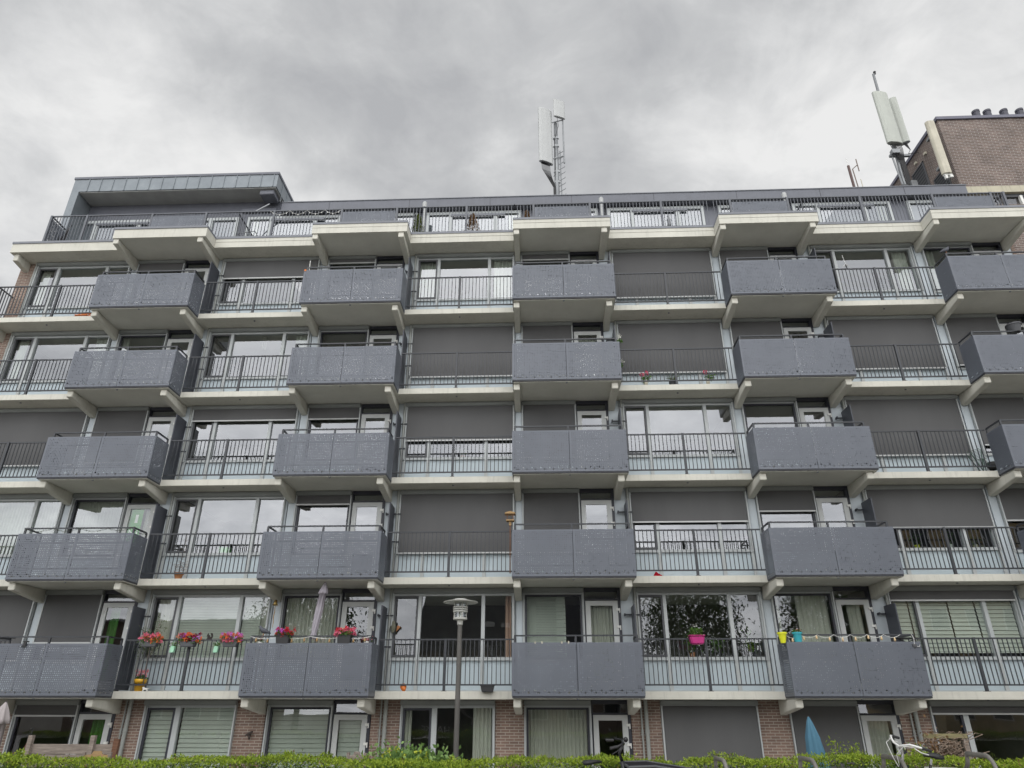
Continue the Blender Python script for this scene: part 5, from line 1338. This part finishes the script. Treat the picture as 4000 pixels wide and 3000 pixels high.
def saddle(o, x, z):
    s_ = sub('saddle', MB().add([(x-.13,-.095,z),(x-.13,.095,z),(x-.02,.075,z+.012),(x-.02,-.075,z+.012),(x+.05,.03,z+.015),(x+.05,-.03,z+.015),(x+.15,.016,z),(x+.15,-.016,z),
         (x-.13,-.085,z-.05),(x-.13,.085,z-.05),(x-.02,.06,z-.045),(x-.02,-.06,z-.045),(x+.05,.022,z-.03),(x+.05,-.022,z-.03),(x+.14,.012,z-.025),(x+.14,-.012,z-.025)],
        [(0,1,2,3),(3,2,4,5),(5,4,6,7),(8,11,10,9),(11,13,12,10),(13,15,14,12),(0,3,11,8),(3,5,13,11),(5,7,15,13),(1,9,10,2),(2,10,12,4),(4,12,14,6),(0,8,9,1),(6,14,15,7)]).mesh('saddle', SADD, bevel=.014, smooth=True), o)
    return s_
# white city bicycle: x forward
q = at(3560, 2990, -7.15)
hd = R(180+12)
o = thing('bicycle', None, (q.x-.02, -7.15, 0), 'black city bicycle with white handlebars, dark saddle and grey pannier bags', 'bicycle', None, (R(-13), 0, hd))
fx = .62
wheel(o, fx); wheel(o, -.50)
sub('frame', MB().tube([(.25,0,.90),(.31,0,.66),(-.03,0,.28)], .024, 10).tube([(.28,0,.78),(-.02,0,.36)], .02, 10).tube([(-.03,0,.28),(-.17,0,.86)], .018, 10).tube([(-.03,.05,.28),(-.5,.05,.34)], .011, 8).tube([(-.14,.05,.72),(-.5,.05,.34)], .010, 8).tube([(-.03,-.05,.28),(-.5,-.05,.34)], .011, 8).tube([(-.14,-.05,.72),(-.5,-.05,.34)], .010, 8).mesh('frame', BKF, smooth=True), o)
sub('fork', MB().tube([(.31,.05,.66),(.40,.05,.5),(fx,.05,.34)], .013, 8).tube([(.31,-.05,.66),(.40,-.05,.5),(fx,-.05,.34)], .013, 8).box(.28,.35,-.06,.06,.63,.68).mesh('fork', BKF), o)
sub('stem', MB().tube([(.25,0,.90),(.235,0,1.00),(.27,0,1.09)], [.02,.016,.018], 10).mesh('stem', CHROME), o)
WB = mat('white handlebar paint', (.72,.72,.70), .3)
sub('handlebar', MB().tube([(.12,-.29,1.13),(.19,-.28,1.15),(.26,-.18,1.16),(.30,-.08,1.12),(.28,0,1.09),(.30,.08,1.12),(.26,.18,1.16),(.19,.28,1.15),(.12,.29,1.13)], .013, 10).mesh('handlebar', WB, smooth=True), o)
for s_ in (-1, 1):
    sub('grip', MB().tube([(.05,.30*s_,1.115),(.17,.288*s_,1.145)], .019, 10).mesh('grip', BLACKP), o)
    sub('brake_lever', MB().tube([(.24,.24*s_,1.13),(.18,.28*s_,1.09),(.08,.29*s_,1.065)], .007, 6).mesh('brake_lever', WB), o)
sub('cable', MB().tube([(.2,.24,1.14),(.33,.15,1.13),(.35,.03,1.0),(.30,0,.86)], .005, 5).tube([(.2,-.24,1.14),(.36,-.15,1.10),(.36,-.03,.95),(.31,0,.84)], .005, 5).mesh('cable', WB), o)
sub('seat_post', MB().tube([(-.17,0,.84),(-.19,0,.93)], .014, 8).mesh('seat_post', CHROME), o)
saddle(o, -.20, .985)
sub('rack', MB().box(-.72,-.25,-.07,.07,.72,.735).tube([(-.5,.07,.34),(-.6,.07,.72)], .008, 6).tube([(-.5,-.07,.34),(-.6,-.07,.72)], .008, 6).mesh('rack', BKF), o)
GB = fabric_mat('light grey bag cloth', (.40,.40,.39))
for s_ in (-1, 1): 
    pn_ = sub('pannier', MB().box(-.76,-.28,.08*s_ if s_ > 0 else -.2,.2 if s_ > 0 else -.08,.38,.72).mesh('pannier', fabric_mat('black bag cloth', (.02,.02,.022)) if s_ > 0 else MATS.get('bagk') or BLACKP, bevel=.02), o)
sub('pannier_flap', MB().prism_y([(-.74,.755),(-.24,.775),(-.22,.745),(-.76,.725)], -.21, .21).box(-.70,-.24,.205,.22,.60,.75).box(-.70,-.24,-.22,-.205,.60,.75).mesh('pannier_flap', GB, bevel=.006), o)
for s_ in (-1, 1): sub('reflector', MB().box(-.785,-.762,.09*s_-.05,.09*s_+.05,.64,.70).mesh('reflector', mat('red reflector', (.45,.01,.02), .25)), o)
sub('chain_case', MB().prism_y([(-.52,.30),(.07,.20),(.10,.28),(.05,.36),(-.5,.38)], -.075, -.05).mesh('chain_case', BKF, bevel=.01), o)
sub('crank', MB().tube([(-.03,-.09,.28),(.10,-.09,.17)], .01, 8).tube([(-.03,.09,.28),(-.16,.09,.39)], .01, 8).box(.06,.14,-.19,-.09,.155,.175).box(-.20,-.12,.09,.19,.38,.40).mesh('crank', BLACKP), o)
# black cargo bicycle: heading right
q = at(2312, 2975, -7.2)
o = thing('cargo_bicycle', None, (q.x, -7.2, 0), 'black cargo bicycle with a long front box, its handlebars turned over the hedge', 'bicycle', None, (R(2), 0, R(3)))
zs = at(2312, 2975, -7.2).z; hb = at(2425, 2905, -7.2); bx0, bx1 = at(2441, 2985, -7.2), at(2640, 2997, -7.2)
sub('saddle_post', MB().tube([(.04,0,zs-.05),(.14,0,.32)], .015, 8).mesh('saddle_post', CHROME), o)
saddle(o, 0.0, zs+.01)
hx, hzz = hb.x-q.x, hb.z
sub('frame', MB().tube([(.14,0,.30),(-.30,.05,.33)], .014, 8).tube([(.14,0,.30),(-.30,-.05,.33)], .014, 8).tube([(.07,0,.62),(-.3,0,.33)], .012, 8).tube([(.14,0,.30),(.56,0,.55)], .026, 10).tube([(.14,0,.30),(.7,0,.18),(1.7,0,.18)], .03, 10).mesh('frame', BKF, smooth=True), o)
sub('steering_post', MB().tube([(hx+.10,0,.40),(hx+.0,0,.86)], .034, 12).tube([(hx+.0,0,.86),(hx-.03,0,.96),(hx+.03,0,hzz)], .022, 10).mesh('steering_post', BKF, smooth=True), o)
sub('handlebar', MB().tube([(hx-.12,-.34,hzz-.02),(hx+.0,-.22,hzz+.02),(hx+.04,0,hzz+.0),(hx+.05,.22,hzz+.03),(hx-.03,.34,hzz+.03)], .016, 10).mesh('handlebar', BKF, smooth=True), o)
for s_ in (-1, 1): sub('grip', MB().tube([(hx-.02-(.03 if s_>0 else .08),.34*s_,hzz+(.02 if s_>0 else -.01)),(hx-.16-(0 if s_>0 else .05),.37*s_,hzz+(.02 if s_>0 else -.03))], .02, 10).mesh('grip', BLACKP), o)
sub('brake_lever', MB().tube([(hx-.02,-.25,hzz),(hx-.1,-.33,hzz-.06),(hx-.18,-.36,hzz-.1)], .007, 6).mesh('brake_lever', BLACKP), o)
sub('bell', MB().sphere((hx+.05,-.12,hzz+.06), .034).mesh('bell', BKF, smooth=True), o)
zb_ = at(2500, 2987, -7.2).z
bl, br_ = bx0.x-q.x, bx1.x-q.x+.35
box_ = MB().add([(bl+.15,-.24,.28),(br_-.2,-.22,.28),(br_-.2,.22,.28),(bl+.15,.24,.28),(bl,-.31,zb_),(br_,-.28,zb_-.09),(br_,.28,zb_-.09),(bl,.31,zb_)], [(0,3,2,1),(0,1,5,4),(1,2,6,5),(2,3,7,6),(3,0,4,7)])
sub('cargo_box', box_.mesh('cargo_box', BKF, bevel=.015), o)
sub('box_rim', MB().tube([(bl,-.31,zb_),(bl+.35,-.31,zb_+.01),(br_,-.28,zb_-.09),(br_,.28,zb_-.09),(bl+.35,.31,zb_+.01),(bl,.31,zb_),(bl,-.31,zb_)], .017, 8).mesh('box_rim', GREYP), o)
sub('box_cover', MB().add([(bl,-.30,zb_+.003),(bl+.35,-.30,zb_+.014),(br_,-.27,zb_-.086),(br_,.27,zb_-.086),(bl+.35,.30,zb_+.014),(bl,.30,zb_+.003)], [(0,1,4,5),(1,2,3,4)]).mesh('box_cover', fabric_mat('black box cover', (.02,.019,.022))), o)
wheel(o, -.30, .33); wheel(o, br_+.18, .25)

# ------------------------------------------------------------------ across the street: what the panes mirror
def tree(x, y, h, r, label, n=11000):
    o = thing('street_tree', None, (x, y, 0), label, 'tree', 'trees across the street')
    m_ = MB().tube([(0,0,0),(.1,0,h*.3),(0,.1,h*.6),(.1,0,h*.85)], [.24,.18,.11,.04], 10)
    cs = []
    for i in range(16):
        a_ = i*2.4; z = h*(.35+.55*i/16); L = r*(.95-.5*abs(i/16-.35)); e = (L*math.cos(a_)*.75, L*math.sin(a_)*.75, z+.12*h)
        m_.tube([(0,0,z),(e[0]*.5,e[1]*.5,z+.08*h),e], [.08,.05,.02], 6); cs.append(e)
    sub('trunk', m_.mesh('trunk', WOODG), o)
    cs = np.array(cs); P_ = cs[rng.integers(0, len(cs), n)]+rng.normal(size=(n,3))*r*.20
    sub('crown', leaves('crown', LEAF_T, P_, .24, aspect=2.2, droop=.35), o)
tree(11.2, -30, 9.3, 3.6, 'dark leafy tree across the street mirrored in the window behind the magenta planter')
tree(-16.0, -30, 9.0, 3.8, 'dark leafy tree across the street mirrored beside the closed grey parasol')
tree(20.5, -30, 9.3, 3.0, 'dark leafy tree across the street mirrored behind the yellow and turquoise pots')
def row_house(x0, x1, y0, y1, hw, hr, label, wm, rm, nm='row_house', wins=((.2,1.4),(.6,1.4))):
    o = thing(nm, None, ((x0+x1)/2, y0, 0), label, 'house')
    put('wall', MB().box(x0, x1, y1, y0, 0, hw).mesh('wall', wm), (0,0,0), o)
    ym = (y0+y1)/2
    put('roof', MB().prism_x([(y0+.3,hw-.1),(ym,hr),(y1-.3,hw-.1)], x0-.2, x1+.2).mesh('roof', rm), (0,0,0), o)
    n = int((x1-x0)/2.4)
    for fl_ in range(int(hw//2.8)):
        for i in range(n):
            xx = x0+(i+.5)*(x1-x0)/n
            f_ = put('window', MB().box(xx-.65, xx+.65, y0, y0+.04, fl_*2.8+.9, fl_*2.8+2.3).mesh('window', WHITE), (0,0,0), o)
            put('pane', MB().box(xx-.56, xx+.56, y0+.041, y0+.05, fl_*2.8+.98, fl_*2.8+2.22).mesh('pane', mat('dark pane', (.03,.035,.04), .08)), (0,0,0), f_)
    return o
def tile_mat():
    m = bpy.data.materials.new('dark roof tiles'); m.use_nodes = True; t = NB(m.node_tree); p = m.node_tree.nodes['Principled BSDF']
    x, y, z = t.sep(t.n('ShaderNodeNewGeometry').outputs['Position'])
    br = t.n('ShaderNodeTexBrick'); t.link(t.comb(x, z, 0.0), br.inputs['Vector']); br.inputs['Scale'].default_value = 1
    br.inputs['Brick Width'].default_value = .3; br.inputs['Row Height'].default_value = .22; br.inputs['Mortar Size'].default_value = .02
    for nm_, c_ in (('Color1', (.035,.036,.045)), ('Color2', (.045,.046,.055)), ('Mortar', (.008,.008,.01))): br.inputs[nm_].default_value = (*c_, 1)
    t.link(br.outputs[0], p.inputs['Base Color']); p.inputs['Roughness'].default_value = .6; return m
TILE = tile_mat()
rh = row_house(-8.6, 7.0, -34, -43, 5.6, 11.3, 'house with a dark tiled roof across the street mirrored beside the lamp', BRICK, TILE)
for xx in (-3.3, -2.0): put('skylight', MB().box(xx-.35, xx+.35, -35.7, -35.2, 7.1, 7.7).mesh('skylight', WHITE), (0,0,0), rh)
row_house(-34, -20.5, -33, -41, 7.6, 8.2, 'brown brick house across the street mirrored in the left first floor window', BRICK, ROOFD)
row_house(27, 52, -30, -42, 14.2, 14.8, 'yellow brick apartment house across the street mirrored in the right windows', BRICKY, ROOFD, 'apartment_house')
# dark van whose lettering the ground floor pane mirrors
vx0, vx1, vy = -8.2, -3.2, -21.0
v_ = thing('delivery_van', None, ((vx0+vx1)/2, vy-1, 0), 'dark delivery van with white lettering parked across the street', 'van')
VP = mat('dark van paint', (.015,.016,.022), .3)
put('body', MB().prism_y([(vx0,.28),(vx1,.28),(vx1+.02,1.05),(vx1-.45,1.2),(vx1-1.15,2.25),(vx0+.08,2.3),(vx0,2.1)], vy-1.95, vy).mesh('body', VP, bevel=.05), (0,0,0), v_)
put('window', MB().prism_y([(vx1-1.9,1.25),(vx1-.72,1.25),(vx1-1.25,2.0),(vx1-1.9,2.0)], vy-.01, vy+.006).mesh('window', MATS['dark pane']), (0,0,0), v_)
for xx in (vx0+.95, vx1-.95):
    for yy in (vy-.2, vy-1.75): 
        w_ = put('wheel', MB().tube([(0,-.11,0),(0,.11,0)], .34, 24).mesh('wheel', TYRE), (xx, yy+(.1 if yy > vy-1 else -.1), .34), v_)
        put('rim', MB().tube([(0,-.122,0),(0,.122,0)], .2, 16).mesh('rim', STEEL), (xx, yy+(.1 if yy > vy-1 else -.1), .34), w_)
text('van_lettering', 'HAASE', .55, (-4.35, vy+.008, .34), v_, WHITE, rot=(R(90), 0, R(180)))
put('headlight', MB().box(vx1-.05, vx1+.03, vy-.35, vy-.05, .75, .95).mesh('headlight', WHITE, bevel=.02), (0,0,0), v_)
put('headlight', MB().box(vx1-.05, vx1+.03, vy-1.9, vy-1.6, .75, .95).mesh('headlight', WHITE, bevel=.02), (0,0,0), v_)
